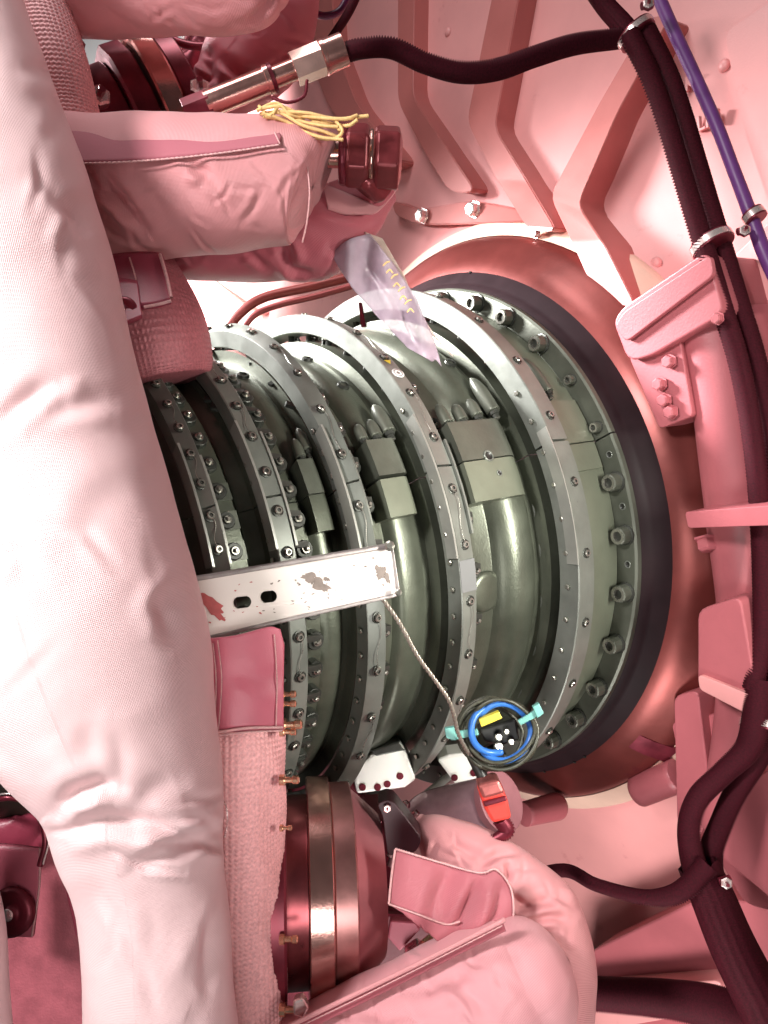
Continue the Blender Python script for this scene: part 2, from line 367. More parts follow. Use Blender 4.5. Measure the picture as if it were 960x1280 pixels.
for i, (sl, rl, sr, rr, pitch, t00) in enumerate(NB):
    th = (.0165, .0175, .019, .021, .026)[i]; halves = []
    c = .0010
    prof = [(sl, rl - c), (sl + c, rl), (sr - c, rr), (sr, rr - c), (sr, rr - th + c), (sr - c, rr - th), (sl + c, rl - th), (sl, rl - th + c)]
    for t0, t1 in ((TS + .22, TS + 180), (TS - 180, TS - .22)):
        o = revolve('actuation_ring', prof, t0, t1, RING, turb, closed=True, step=1.5); halves.append(o)
    rings.append(halves)
    sm, rm = (sl + sr) / 2, (rl + rr) / 2
    k0 = int((-115 - t00) / pitch); 
    for k in range(k0, 60):
        t = t00 + k * pitch
        if t > 118 or t < -112: continue
        q = Q(sm, rm + .0001, t); o = bpy.data.objects.new('ring_nut', small); COL.objects.link(o)
        o.parent = halves[0] if TS < t < TS + 180 else halves[1]
        o.matrix_local = axis_mx(q, Q(0, 1, t), (1, 0, 0)) @ Matrix.Rotation(random.random() * 3, 4, 'Z') @ Matrix.Scale(1.18, 4)
    # clamp plates where the half rings join
    spans = {0: (4, 28), 1: (5, 31), 2: (2, 27), 3: (-3, 26), 4: (-8, 17.5)}[i]
    ew = .0022 if i != 4 else .0016
    for side in ((0, 1) if i < 2 else (0,)):
        s0 = sl - ew - .0004 if side == 0 else sr + .0004
        revolve('ring_clamp', [(s0, rm + .0022), (s0 + ew, rm + .0022), (s0 + ew, rm - .012), (s0, rm - .012)], spans[0], spans[1] - (3 if side else 0), RINGP, turb, closed=True, step=1.5)
    if i in (2, 3):
        revolve('ring_clamp', [(sr + .0004, rm + .001), (sr + .0026, rm + .001), (sr + .0026, rm - .012), (sr + .0004, rm - .012)], spans[0] + 4, spans[1] - 6, RING, turb, closed=True, step=1.5)
# spindle nuts and lever arms
SP = [(-.215, .2435, 6.3, 38.0 - 6.4, .9, 0), (-.151, .2475, 6.3, 16.8, .95, 1), (-.079, .2545, 8.9, 19.6, .9, 2), (.026, .2672, 10.75, 14.6, .92, 3), (None,)]
lever = box_mesh('lever_arm', .024, .0055, .0032, DARK)
for s, R, pitch, t00, sc_, ri in SP[:4]:
    for k in range(-60, 60):
        t = t00 + k * pitch
        if t > 128 or t < -100: continue
        o = bpy.data.objects.new('spindle_nut', spind); COL.objects.link(o); o.parent = turb
        o.matrix_local = axis_mx(Q(s, R, t), Q(0, 1, t), (1, 0, 0)) @ Matrix.Rotation(random.random() * 3, 4, 'Z') @ Matrix.Scale(sc_ * random.uniform(.95, 1.05), 4)
        if ri >= 1:
            sl, rl, sr, rr = NB[ri][:4]
            o = bpy.data.objects.new('lever_arm', lever); COL.objects.link(o); o.parent = rings[ri][0] if TS < t < TS + 180 else rings[ri][1]
            Rm = (R + .0085 + rr - .022) / 2
            o.matrix_local = axis_mx(Q((s + sr) / 2, max(Rm, R + .009), t + 1.2), Q(.12, 1, t), Q(1, .0, t) - Q(0, 0.05, t + 90) * 3)
# bright link pins and clutter between ring and casing near the top (seen in the gap)
pin = lathe_local([(0, .0030), (.010, .0030), (.011, .0022), (.011, .0004)], 8, [DARK, NUT], [0, 1, 1, 1], False, 'lever_pin')
for ri in (1, 2, 3, 4):
    sl, rl, sr, rr, pitch, t00 = NB[ri]
    for k in range(-4, 9):
        t = t00 + (k + .35) * pitch * .8
        if t < 34 or t > 125: continue
        o = bpy.data.objects.new('lever_pin', pin); COL.objects.link(o); o.parent = rings[ri][0]
        o.matrix_local = axis_mx(Q((sl + sr) / 2 + random.uniform(.000, .004), rl - .0335, t), Q(0, 1, t)) @ Matrix.Scale(random.uniform(1.0, 1.5), 4)
for ri in (1, 2, 3, 4):
    sl, rl, sr, rr = NB[ri][:4]; base = (.247, .247, .254, .262)[ri - 1]
    for k in range(34):
        t = 38 + k * 2.6 + random.uniform(-.8, .8)
        if t > 122: continue
        o = bpy.data.objects.new('lever_pin' if k % 2 else 'lever_arm', pin if k % 2 else lever); COL.objects.link(o); o.parent = rings[ri][0]
        o.matrix_local = axis_mx(Q(sr + random.uniform(-.010, .012), base + random.uniform(.000, .008), t), Q(random.uniform(-.3, .3), 1, t), (1, 0, 0)) @ Matrix.Rotation(random.uniform(-.6, .6), 4, 'Z') @ Matrix.Scale(random.uniform(.8, 1.3), 4)
# small nuts on the side face of the rings
for ri, pit in ((1, 3.9), (2, 5.2), (3, 5.4), (4, 6.5)):
    sl, rl = NB[ri][:2]; th = (.0165, .0175, .019, .021, .026)[ri]
    for k in range(-16, 20):
        t = 7 + k * pit
        if TS - .5 < t < TS + .5 or t > 30: continue
        o = bpy.data.objects.new('side_nut', stud); COL.objects.link(o); o.parent = rings[ri][0] if TS < t < TS + 180 else rings[ri][1]
        o.matrix_local = axis_mx(Q(sl - .0001, rl - th * .55, t), (-1, 0, 0), Q(0, 1, t)) @ Matrix.Scale(1.1, 4)
# half-moon slots of the rear band
moon = mesh_from('slot', [(-.0012 + .0022 * (1 - (v / .0065) ** 2), v, .0004) for v in np.linspace(-.0065, .0065, 9)] + [(-.0012, .0065, .0004), (-.0012, -.0065, .0004)], [tuple(range(11))], DARK, False)
for t in (3, -5.4, -16.5, -28, -40, -51):
    o = bpy.data.objects.new('slot', moon); COL.objects.link(o); o.parent = turb
    o.matrix_local = axis_mx(Q(.1065, .2850 if t else .285, t), Q(-.05, 1, t), (1, 0, 0)) @ Matrix.Scale(1.1, 4)
# big bolts on the flange, heads facing down the axis
for t in (73, 61.3, 51, 39.6, 28.5, 17, 5.5, -5.1, -16.7, -28.1, -39.5, -49.8, -60, -71, -82, 84, 95):
    o = bpy.data.objects.new('flange_bolt', bigb); COL.objects.link(o); o.parent = turb
    if t in (28.5, 17): continue_small = .55
    else: continue_small = .92
    o.matrix_local = axis_mx(Q(.2085, .3155 if t < 70 else .314, t), (-1, 0, 0), Q(0, 1, t)) @ Matrix.Scale(continue_small, 4)
hole = lathe_local([(0, .0042), (.0006, .0042), (.0006, .0030), (.0002, .0028), (.0002, .0003)], 10, [RING, BLACK], [0, 0, 1, 1], True, 'flange_hole')
for t in (0.5, 11, -11):
    o = bpy.data.objects.new('flange_hole', hole); COL.objects.link(o); o.parent = turb
    o.matrix_local = axis_mx(Q(.2083, .3165, t), (-1, 0, 0))
# small holes in the seal ring
pip = lathe_local([(0, .0020), (.0007, .0020), (.0007, .0003)], 8, [BLACK], None, False, 'ring_hole')
for t in (92, 71, -64, -60.5, -74):
    o = bpy.data.objects.new('ring_hole', pip); COL.objects.link(o); o.parent = turb
    o.matrix_local = axis_mx(Q(.2405, .3492, t), Q(-1.1, 1, t))
# horizontal-joint pads with split line, bosses above them
def pad(name, s0, s1, R0, R1, t0, t1, m_, rnd=.006):
    n = 9; V = []; Fc = []
    arc = [(s1 - rnd + rnd * math.sin(a), R1 - rnd + rnd * math.cos(a)) for a in np.linspace(0, math.pi / 2, 6)]
    pr = [(s0, R0), (s0, R1)] + arc + [(s1, R0)]
    return revolve(name, pr, t0, t1, m_, turb, closed=True, step=1.0)
pad('joint_flange', .020, .103, .255, .2955, TS + .15, 23.2, GREEN2, .022)
pad('joint_flange', .020, .103, .255, .2955, 6.6, TS - .15, BANDM, .024)
pad('joint_flange', -.066, -.030, .24, .2735, TS + .9, 23.6, GREEN2, .007)
pad('joint_flange', -.066, -.030, .24, .2725, 7.0, TS + .2, BANDM, .009)
pad('joint_flange', -.137, -.117, .235, .2595, TS + .1, 22.5, GREEN2, .006)
pad('joint_flange', -.137, -.117, .235, .2585, 7.0, TS - .1, GREEN, .006)
pad('joint_flange', .153, .2055, .29, .3085, TS + .12, 24.5, BANDM, .004)
pad('joint_flange', .153, .2055, .29, .3075, 9.0, TS - .12, BANDM, .004)
def boss(s, R, t0, t1, r, nut=True):
    """rounded bolt boss lying along the casing, pointing up; nut at its lower end"""
    pts = []
    for a in np.linspace(0, 1, 12):
        t = t0 + (t1 - t0) * a; rr = r * (1 if a < .45 else max(.12, math.sqrt(max(0, 1 - ((a - .45) / .56) ** 2))))
        q = Q(s + .002 * a, R - r * .35 * a, t); pts.append((q.x, q.y, q.z, rr))
    me = tube_mesh('bolt_boss', pts, GREEN2, 20, 14, ('flat', 'round'), world=True)
    o = link('bolt_boss', me, turb)
    if nut:
        a, b = Q(s, R, t0), Q(s, R, t0 - 2.2)
        me2 = lathe_local([(0, r * .72), (.0035, r * .72), (.0040, r * .5), (.0085, r * .5), (.0092, r * .35), (.0092, .0003)], 8, [DARK, NUT], [0, 0, 0, 1, 1, 1], False, 'boss_nut')
        o2 = bpy.data.objects.new('boss_nut', me2); COL.objects.link(o2); o2.parent = o
        o2.matrix_local = axis_mx(a, b - a)
for s, R, t0, t1, r in ((.030, .286, 24.0, 29.2, .0062), (.050, .287, 24.2, 28.6, .0066), (.072, .288, 24.9, 29.6, .0066), (.096, .289, 25.5, 35.5, .0078),
                        (-.062, .266, 24.6, 28.8, .0055), (-.046, .267, 25.0, 29.6, .0062), (-.030, .2675, 25.6, 33.6, .0075),
                        (-.128, .254, 23.6, 28.5, .0050), (-.1195, .255, 25, 31, .005), (.165, .309, 26.5, 37.0, .0078)):
    boss(s, R, t0, t1, r)
# detail on pads: recess plug and hole
for s, R, t, k in ((.055, .2957, 15.2, 1.5), (.062, .2957, 11.5, .8)):
    o = bpy.data.objects.new('pad_plug', hole); COL.objects.link(o); o.parent = turb; o.matrix_local = axis_mx(Q(s, R, t), Q(0, 1, t), (1, 0, 0)) @ Matrix.Scale(k, 4)
# round cast boss low on the fourth bay and blanking plugs near the top
bossm = lathe_local([(0, .022), (.0025, .0205), (.0035, .016), (.0035, .0004)], 28, [GREEN], None, True, 'round_boss')
o = bpy.data.objects.new('round_boss', bossm); COL.objects.link(o); o.parent = turb; o.matrix_local = axis_mx(Q(.050, .2605, -13), Q(0, 1, -13))
plug = lathe_local([(0, .007), (.003, .0065), (.0035, .0045), (.0015, .004), (.0015, .0004)], 12, [DARK, GREEN2], [0, 0, 0, 1, 1], False, 'casing_plug')
for s, R, t in ((.085, .2775, 60), (-.04, .2522, 59), (.098, .2785, 43), (-.125, .243, 55), (-.034, .2525, 44)):
    o = bpy.data.objects.new('casing_plug', plug); COL.objects.link(o); o.parent = turb; o.matrix_local = axis_mx(Q(s, R, t), Q(0, 1, t))
# flat shield bits between the nuts of the second ring
shield = box_mesh('nut_shield', .022, .0165, .0012, GREEN2)
for k in range(-1, 4):
    for s, R, t in ((-.215, .2445, 31.6 - 6.3 * 3 - k * 6.3),):
        o = link('nut_shield', shield, turb); o.matrix_local = axis_mx(Q(s + .001, R, t), Q(0, 1, t), (1, 0, 0))
# stickers and grey rectangle on the fourth ring
stk = lathe_local([(0, .0068), (.0004, .0068), (.0004, .0050), (.0006, .0050), (.0006, .0040), (.0006, .0022), (.0006, .0003)], 20, [WHITE, mat('sticker_ink', (.16, .13, .12), 0, .5)], [0, 0, 1, 1, 0, 1, 1], True, 'round_sticker')
o = bpy.data.objects.new('round_sticker', stk); COL.objects.link(o); o.parent = turb; o.matrix_local = axis_mx(Q(.000, .2921, 37), Q(0, 1, 37))
tr = mesh_from('triangle_sticker', [(-.006, -.004, .0005), (.006, -.004, .0005), (0, .006, .0005)], [(0, 1, 2)], YEL, False)
o = bpy.data.objects.new('triangle_sticker', tr); COL.objects.link(o); o.parent = turb; o.matrix_local = axis_mx(Q(-.001, .2923, 40.6), Q(0, 1, 40.6), (1, 0, 0)) @ Matrix.Scale(.7, 4)
revolve('grey_rectangle', [(-.0115, .2932), (.0075, .2932), (.0075, .2915), (-.0115, .2915)], -9.6, -3.6, TAPE, turb, closed=True, step=1)  # plain grey rectangle laid over the ring

# ---------------------------------------------------------------- collar, bell and red frame
collar = empty('collar', (0, 0, 0), 'heat-tinted copper-red collar around the dark seal ring of the turbine', 'collar', mx=RM)
revolve('collar_shell', smoothprof([(.235, .335), (.247, .360), (.262, .378), (.276, .392), (.288, .398)], 16), -180, 180, COPPER, collar, step=1.5)
revolve('collar_rim', [(.286, .398), (.291, .402), (.303, .418), (.309, .421), (.320, .421)], -180, 180, CREAM, collar, step=1.5)
strap = revolve('collar_band', [(.255, .372), (.266, .384), (.289, .4035), (.291, .401), (.25, .36)], -51, -47.0, CRIM, collar, closed=True, step=.5)
bell = empty('ribbed_housing', (0, 0, 0), 'big pink cast housing with angular ribs behind the turbine and the cables', 'housing', mx=RM)
revolve('housing_shell', smoothprof([(.312, .415), (.330, .43), (.345, .47), (.365, .56), (.40, .75), (.45, 1.05), (.52, 1.6)], 30), -180, 180, BELL, bell, step=2, smooth=False)
def surfS(x, y):   # station of the shell under a pixel
    s = .38
    for _ in range(12):
        p = PL(x, y, s) - C0; R = math.hypot(p @ UP, p @ TW)
        s = np.interp(R, [.415, .43, .47, .56, .75, 1.05, 1.6], [.312, .33, .345, .365, .40, .45, .52])
    return s
def rib(left, right, hgt, m_=RIBM, root=bell, name='rib', bev=.006):
    """rib between two pixel polylines, standing on the shell toward the turbine"""
    pts = list(left) + list(right)[::-1]; loop = rounded(pts, 14, 3)
    ft = [PL(x, y, surfS(x, y) - hgt) for x, y in loop]
    bk = [f + AX * (hgt + .02) for f in ft]
    n = len(ft); V = ft + bk; c = np.mean(ft, axis=0)
    k = len(left) * 4
    Fc = [(i, (i + 1) % n, n + (i + 1) % n, n + i) for i in range(n)]
    h = n // 2
    for i in range(h - 1): Fc.append((i, i + 1, n - 2 - i, n - 1 - i))
    me = mesh_from(name, [tuple(v) for v in V], Fc, m_, False)
    import bmesh
    bm = bmesh.new(); bm.from_mesh(me); bmesh.ops.recalc_face_normals(bm, faces=bm.faces)
    bmesh.ops.bevel(bm, geom=[e for e in bm.edges if e.calc_face_angle(0) > .7], offset=bev, segments=3, affect='EDGES', clamp_overlap=True)
    for f in bm.faces: f.smooth = True
    bm.to_mesh(me); bm.free()
    o = part(name, me, root)
    e = o.modifiers.new('split', 'EDGE_SPLIT'); e.split_angle = math.radians(30)
    return o
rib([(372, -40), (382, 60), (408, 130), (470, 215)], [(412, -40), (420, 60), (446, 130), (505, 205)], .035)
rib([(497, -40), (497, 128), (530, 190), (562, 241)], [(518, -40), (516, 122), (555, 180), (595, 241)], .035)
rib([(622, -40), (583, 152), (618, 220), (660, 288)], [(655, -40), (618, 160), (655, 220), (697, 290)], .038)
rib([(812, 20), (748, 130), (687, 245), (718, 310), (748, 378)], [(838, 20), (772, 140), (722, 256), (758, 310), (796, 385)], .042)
# foot bead with bolts
rib([(490, 250), (520, 262), (590, 250), (650, 262)], [(492, 268), (520, 281), (590, 280), (665, 276)], .022)
hexb = lathe_local([(0, .013), (.002, .013), (.002, .0105), (.011, .0105), (.013, .008), (.013, .0004)], 6, [STEELW], None, False, 'housing_bolt')
hexr = lathe_local([(0, .013), (.002, .013), (.002, .0105), (.011, .0105), (.013, .008), (.013, .0004)], 6, [FRAME], None, False, 'frame_bolt')
for x, y in ((530, 270), (594, 262), (671, 292)):
    bolt_on('housing_bolt', hexb, bell, PL(x, y, surfS(x, y) - .026), -AX, .95 if x < 660 else .5)
# raised letters cast into the housing
def letters(txt, x, y, size, rot):
    cu = bpy.data.curves.new('cast_lettering', 'FONT'); cu.body = txt; cu.size = size; cu.extrude = .0022; cu.bevel_depth = .0005
    me_o = bpy.data.objects.new('tmp', cu); COL.objects.link(me_o); bpy.context.view_layer.update()
    me = bpy.data.meshes.new_from_object(me_o.evaluated_get(bpy.context.evaluated_depsgraph_get())); bpy.data.objects.remove(me_o)
    me.materials.clear(); me.materials.append(BELL)
    o = bpy.data.objects.new('cast_lettering', me); COL.objects.link(o); o.parent = bell; o.matrix_parent_inverse = RM.inverted()
    q = PL(x, y, surfS(x, y) - .003); xx = Vector((PL(x + 40, y - rot, surfS(x + 40, y - rot)) - PL(x, y, surfS(x, y))))
    o.matrix_basis = axis_mx(q, -AX, xx)
letters('K', 857, 115, .022, 14); letters('LN', 872, 165, .022, 14)
# wide land of the housing behind the cables, upper right
o = rib([(905, 40), (925, 150), (985, 330)], [(1010, -30), (1060, 120), (1110, 300)], .012, BELL)

frame = empty('engine_frame', P(900, 640, .9), 'red-pink cast support frame curving down the right side beside the turbine', 'support frame')
def fprism(name, poly, s, th, m_=FRAME, bev=.005, r=10, holes=()):
    ft = [PL(x, y, s if not callable(s) else s(x, y)) for x, y in rounded(poly, r, 3)]
    me = prism(name, ft, AX * th, m_); return part(name, me, frame, bev, 3)
# curved column: a swept bar
V, D, U = sweep([np.r_[PL(x, y, s), r] for x, y, s, r in ((905, 395, .27, .046), (917, 470, .27, .044), (925, 560, .27, .042), (934, 660, .27, .040), (941, 770, .27, .036), (936, 900, .275, .036), (915, 1030, .28, .036))], 60, 32, ('flat', 'flat'), .75)
part('column', mesh_from('column', V.reshape(-1, 3), grid_faces(V.shape[0], 32, True), FRAME), frame)
fprism('upper_block', [(766, 402), (778, 384), (884, 312), (905, 392), (812, 446), (785, 452)], .215, .09, FRAME, .008, 14)
fprism('cover_plate', [(768, 408), (779, 390), (888, 318), (892, 344), (782, 428)], .208, .006, FRAME, .002, 8)
fprism('lug', [(786, 446), (850, 425), (866, 520), (824, 536)], .225, .05, FRAME, .004, 6)
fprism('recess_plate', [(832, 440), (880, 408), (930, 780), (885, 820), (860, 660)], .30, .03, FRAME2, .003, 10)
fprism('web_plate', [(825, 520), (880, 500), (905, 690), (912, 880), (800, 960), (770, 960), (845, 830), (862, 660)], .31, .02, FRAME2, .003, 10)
fprism('mounting_plate', [(856, 640), (990, 630), (990, 656), (860, 660)], .19, .12, FRAME, .003, 4)
fprism('lower_block', [(872, 762), (925, 745), (948, 880), (944, 893), (932, 890), (872, 858)], .20, .09, FRAME, .006, 12)
fprism('block_ledge', [(872, 843), (946, 872), (942, 892), (932, 892), (874, 862)], .195, .006, BELL, .002, 6)
fprism('upper_plate', [(884, 352), (990, 250), (1000, 520), (942, 480), (905, 420)], .30, .04, BELL, .004, 10)
fprism('lower_wing', [(858, 900), (948, 880), (960, 1000), (1000, 1150), (930, 1130), (860, 1010), (838, 900)], .27, .05, FRAME, .005, 14)
fprism('lower_rail', [(842, 870), (872, 862), (890, 1010), (868, 1060), (846, 1030)], .255, .03, FRAME, .005, 10)
fprism('bottom_wing', [(900, 1010), (1000, 930), (1010, 1180), (960, 1120), (900, 1070)], .235, .04, FRAME, .006, 14)
for x, y in ((838, 452), (826, 480), (832, 500), (840, 515)):
    bolt_on('frame_bolt', hexr, frame, PL(x, y, .222), -AX, .62)
bolt_on('frame_bolt', hexr, frame, PL(898, 398, .21), -AX, .5)
bolt_on('frame_bolt', hexr, frame, PL(885, 672, .24), (0, -.3, -1), 1.1)
cyl = tube_mesh('drain_boss', [(800, 988, 1.0, 20), (850, 968, .95, 21)], FRAME, 8, 24, ('flat', 'flat')); part('drain_boss', cyl, frame)
cyl = tube_mesh('drain_boss', [(655, 1018, 1.05, 15), (695, 1008, 1.08, 17)], FRAME, 8, 24, ('flat', 'round')); part('drain_boss', cyl, frame)

# ---------------------------------------------------------------- background
wl = tag(link('wall', box_mesh('wall', 6, .05, 5, WALLM, (0, 3.3, 0.2))), None, None, None, 'structure')
pn = empty('wall_panel', P(330, 380, 1.9), 'pale peach wall panel seen in the gap above the turbine, left of centre', 'panel')
part('panel_sheet', prism('panel_sheet', px_poly([(272, 300), (560, 300), (560, 470), (258, 470)], 1.9), (0, .03, 0), PALEP), pn, .003)
part('panel_fold', prism('panel_fold', px_poly([(262, 345), (360, 345), (420, 372), (330, 392)], 1.86), (0, .03, 0), mat('pink_panel', (.80, .40, .38), 0, .5)), pn, .003)
hr = tube_mesh('bent_pipe', [(278, 420, 1.25, 6), (300, 392, 1.25, 6), (330, 372, 1.25, 6), (390, 358, 1.25, 6), (480, 336, 1.25, 6)], mat('brown_red_pipe', (.22, .04, .035), .2, .4), 50, 14)
tag(link('bent_pipe', hr), 'upper brown-red bent pipe crossing the pale panel above the turbine', 'pipe')
hr = tube_mesh('bent_pipe', [(298, 420, 1.22, 4), (318, 394, 1.22, 4), (350, 381, 1.22, 4), (400, 369, 1.22, 4), (480, 346, 1.22, 4)], mat('brown_red_pipe2', (.20, .03, .03), .2, .4), 50, 12)
tag(link('bent_pipe', hr), 'thinner lower bent pipe running just under the brown-red one', 'pipe')
# little post and gusset seen between rings and film
gp = empty('bracket_post', P(455, 400, 1.05), 'small pale bracket standing behind the turbine rings near the film strip', 'bracket')
part('post', prism('post', px_poly([(448, 378), (453, 378), (458, 415), (452, 415)], 1.04), (0, .01, 0), CRIM), gp)
part('gusset', prism('gusset', px_poly([(462, 395), (482, 388), (474, 432), (460, 430)], 1.06), (0, .02, 0), RINGP), gp, .001)

# ---------------------------------------------------------------- padded sleeves, front left
def solid(name, me, label, cat, group=None): return tag(link(name, me), label, cat, group)
cr_main = [([(0, 530), (20, 508), (50, 488), (72, 480)], 12.15, 0.0043), ([(30, 520), (80, 508), (140, 498)], 12.15, 0.0018), ([(70, 1012), (95, 990), (125, 980), (148, 984)], 10.8, 0.0079),
           ([(75, 1040), (130, 1024), (190, 1030), (232, 1046)], 12.15, 0.0058), ([(282, 1040), (240, 1052), (200, 1066), (172, 1082)], 10.8, 0.0058), ([(150, 1010), (190, 990), (220, 975)], 16.2, 0.0029),
           ([(0, 690), (22, 692), (38, 720)], 13.5, 0.0029), ([(225, 735), (205, 760), (215, 800)], 12.15, 0.0029), ([(270, 1170), (262, 1200), (245, 1240)], 16.2, 0.0029), ([(100, 905), (110, 930), (150, 960)], 21.6, 0.0022),
           ([(70, 250), (95, 262), (110, 300)], 16.2, 0.0022), ([(118, 1090), (112, 1150), (118, 1220)], 18.9, 0.0022), ([(160, 600), (120, 640), (100, 680)], 24.3, 0.0014)]
V, D, U = sweep(px_path([(-150, -160, .60, 118), (-92, 40, .58, 125), (-46, 200, .56, 140), (-10, 340, .55, 148), (28, 500, .54, 150), (62, 640, .535, 150), (92, 760, .53, 153), (130, 880, .53, 141), (164, 970, .53, 115), (178, 1038, .53, 103), (189, 1100, .53, 93), (197, 1200, .53, 92), (207, 1400, .53, 96)]), 420, 260)
V = lumps(V, D, .0024, 20, 3); V = lumps(V, D, .0003, 80, 4); V = creases(V, D, cr_main + rand_creases(-20, 20, 240, 960, 20, 110, 9, .0012, 65, 5) + rand_creases(100, 1090, 290, 1280, 9, 110, 9, .0012, 100, 6) + rand_creases(80, 990, 280, 1080, 10, 80, 5, .0024, 5, 9, .25))
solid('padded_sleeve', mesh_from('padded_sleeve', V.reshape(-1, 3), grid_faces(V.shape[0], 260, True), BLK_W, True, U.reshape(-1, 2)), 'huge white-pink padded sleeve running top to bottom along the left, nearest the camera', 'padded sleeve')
me = tube_mesh('padded_sleeve', [(-150, 1030, .5, 80), (-112, 1100, .5, 86), (-88, 1180, .5, 86), (-76, 1270, .5, 84), (-74, 1400, .5, 84)], BLK_W, 120, 90, ('round', None), lump=(.002, 30), seed=5)
solid('padded_sleeve', me, 'pale padded sleeve only peeking in at the bottom left corner', 'padded sleeve')

# upper sleeves
me = tube_mesh('padded_sleeve', [(20, -25, .76, 50), (72, -14, .75, 52), (180, -16, .74, 54), (290, -22, .73, 56), (330, -38, .73, 46)], BLK_P, 160, 110, ('round', 'round'), rand_creases(60, -10, 320, 36, 18, 50, 4, .0013, 20, 17) + [([(36, 20), (62, 8), (70, 30)], 7, .006), ([(310, 30), (332, 8), (345, -10)], 5, .004)], (.0016, 45), 8)
solid('padded_sleeve', me, 'pink padded sleeve across the top left corner, above the flanged coupling', 'padded sleeve')
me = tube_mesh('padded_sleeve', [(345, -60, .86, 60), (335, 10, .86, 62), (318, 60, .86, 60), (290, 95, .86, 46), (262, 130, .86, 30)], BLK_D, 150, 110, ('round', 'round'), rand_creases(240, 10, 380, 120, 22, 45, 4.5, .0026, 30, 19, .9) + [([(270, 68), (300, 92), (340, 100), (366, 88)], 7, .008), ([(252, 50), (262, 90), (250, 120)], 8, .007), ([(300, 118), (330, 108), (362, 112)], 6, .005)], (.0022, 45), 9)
solid('padded_sleeve', me, 'dark rose padded sleeve sagging behind the cable coupling at the top', 'padded sleeve')

cr_s1 = [([(105, 205), (125, 235), (150, 250)], 6, 0.0068), ([(125, 210), (150, 245), (180, 285)], 7, 0.0102), ([(97, 212), (115, 250), (120, 280)], 6, 0.0068), ([(235, 205), (255, 215), (262, 225)], 7, 0.0051), ([(385, 208), (388, 250), (382, 300)], 4, 0.0048)]
V, D, U = sweep(px_path([(40, 240, .70, 90), (90, 238, .70, 89), (180, 235, .695, 86), (260, 232, .69, 82), (330, 228, .69, 79), (360, 226, .69, 77), (376, 228, .69, 74), (386, 231, .69, 68), (390, 233, .69, 58)]), 220, 180, ('flat', 'flat'))
V = lumps(V, D, .0016, 50, 11)
Qx = topx(V); gather = np.exp(-((Qx[..., 0] - 396) / 13) ** 2); ang = np.arctan2(D[..., 2], -D[..., 1])
V = V + D * (gather * .0022 * np.sin(ang * 19 + .6 * np.sin(ang * 7)))[..., None]
V = creases(V, D, cr_s1 + rand_creases(100, 200, 370, 310, 26, 45, 4, .0014, 60, 7, .7) + rand_creases(372, 180, 392, 300, 14, 22, 2, .0012, 5, 8, .3))
s1 = empty('pipe_sleeve', P(240, 230, .7), 'pink padded pipe sleeve with sewn flap, ending at the hex elbow fitting', 'padded sleeve')
part('sleeve_body', mesh_from('sleeve_body', V.reshape(-1, 3), grid_faces(V.shape[0], 180, True), BLK_P, True, U.reshape(-1, 2)), s1)
def patch(name, outline_rows, depthf, m_, th=.0016, lift=0, nseg=40, root=None, cr=()):
    """cloth patch: rows of pixel polylines top to bottom"""
    rows = [catmull([(x, y, 0) for x, y in r], nseg)[:, :2] for r in outline_rows]; n = len(rows) * 6 - 5
    R_ = np.array(rows); idx = np.linspace(0, len(rows) - 1, n); G = []
    for v in idx:
        i = min(int(v), len(rows) - 2); t = v - i; G.append(R_[i] * (1 - t) + R_[i + 1] * t)
    G = np.array(G); V = np.array([[P(x, y, depthf(x, y)) for x, y in r] for r in G])
    D = np.broadcast_to(np.array([0, -1., 0]), V.shape)
    if cr: V = creases(V, D, cr)
    U = np.stack(np.broadcast_arrays((np.arange(nseg) * .004)[None, :], (np.arange(n) * .004)[:, None]), -1)
    me = mesh_from(name, V.reshape(-1, 3), grid_faces(n, nseg), m_, True, U.reshape(-1, 2))
    o = part(name, me, root) if root is not None else link(name, me)
    s = o.modifiers.new('solid', 'SOLIDIFY'); s.thickness = th; s.offset = 0
    return o
def cyl_depth(yc, r, d0, lift=.002):
    return lambda x, y: d0 - math.sqrt(max(0, (r * d0 / F) ** 2 - ((y - yc) * d0 / F) ** 2)) * .97 - lift
dd = cyl_depth(232, 88, .693, .011)
patch('flap', [[(70, 147), (150, 148), (240, 149), (338, 152)], [(72, 160), (160, 158), (250, 158), (345, 162)], [(78, 182), (170, 176), (260, 172), (352, 170)], [(84, 204), (165, 201), (255, 193), (349, 180)]], dd, mat('flap_cloth', (.46, .13, .17), 0, .5, .06, 9, .15, 240, weave=330), root=s1, nseg=70)
def stitch(pts, dpt, root, r=.7, n=90, m_=THREAD, name='stitching'):
    me = tube_mesh(name, [(x, y, (dpt(x, y) if callable(dpt) else dpt), r) for x, y in pts], m_, n, 6, braid=.0002); return part(name, me, root)
stitch([(84, 205), (165, 202), (255, 194), (349, 181)], lambda x, y: dd(x, y) - .002, s1, 1.2)
stitch([(336, 152), (343, 165), (350, 180)], lambda x, y: dd(x, y) - .002, s1, 1.0)
stitch([(384, 205), (387, 240), (384, 275), (378, 303)], lambda x, y: .655 + abs(y - 228) ** 2 * 4e-6 - .006, s1, 1.0)
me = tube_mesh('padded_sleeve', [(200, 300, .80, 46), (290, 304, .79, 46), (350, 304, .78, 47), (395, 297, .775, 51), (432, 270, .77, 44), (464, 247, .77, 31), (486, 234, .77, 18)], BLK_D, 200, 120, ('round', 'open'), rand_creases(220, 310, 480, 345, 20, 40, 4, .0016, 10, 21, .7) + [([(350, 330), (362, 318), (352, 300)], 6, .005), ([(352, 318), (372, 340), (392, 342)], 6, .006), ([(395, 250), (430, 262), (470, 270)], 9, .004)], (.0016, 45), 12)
solid('padded_sleeve', me, 'dark rose padded sleeve below the hex elbow, flaring open at its right end', 'padded sleeve')
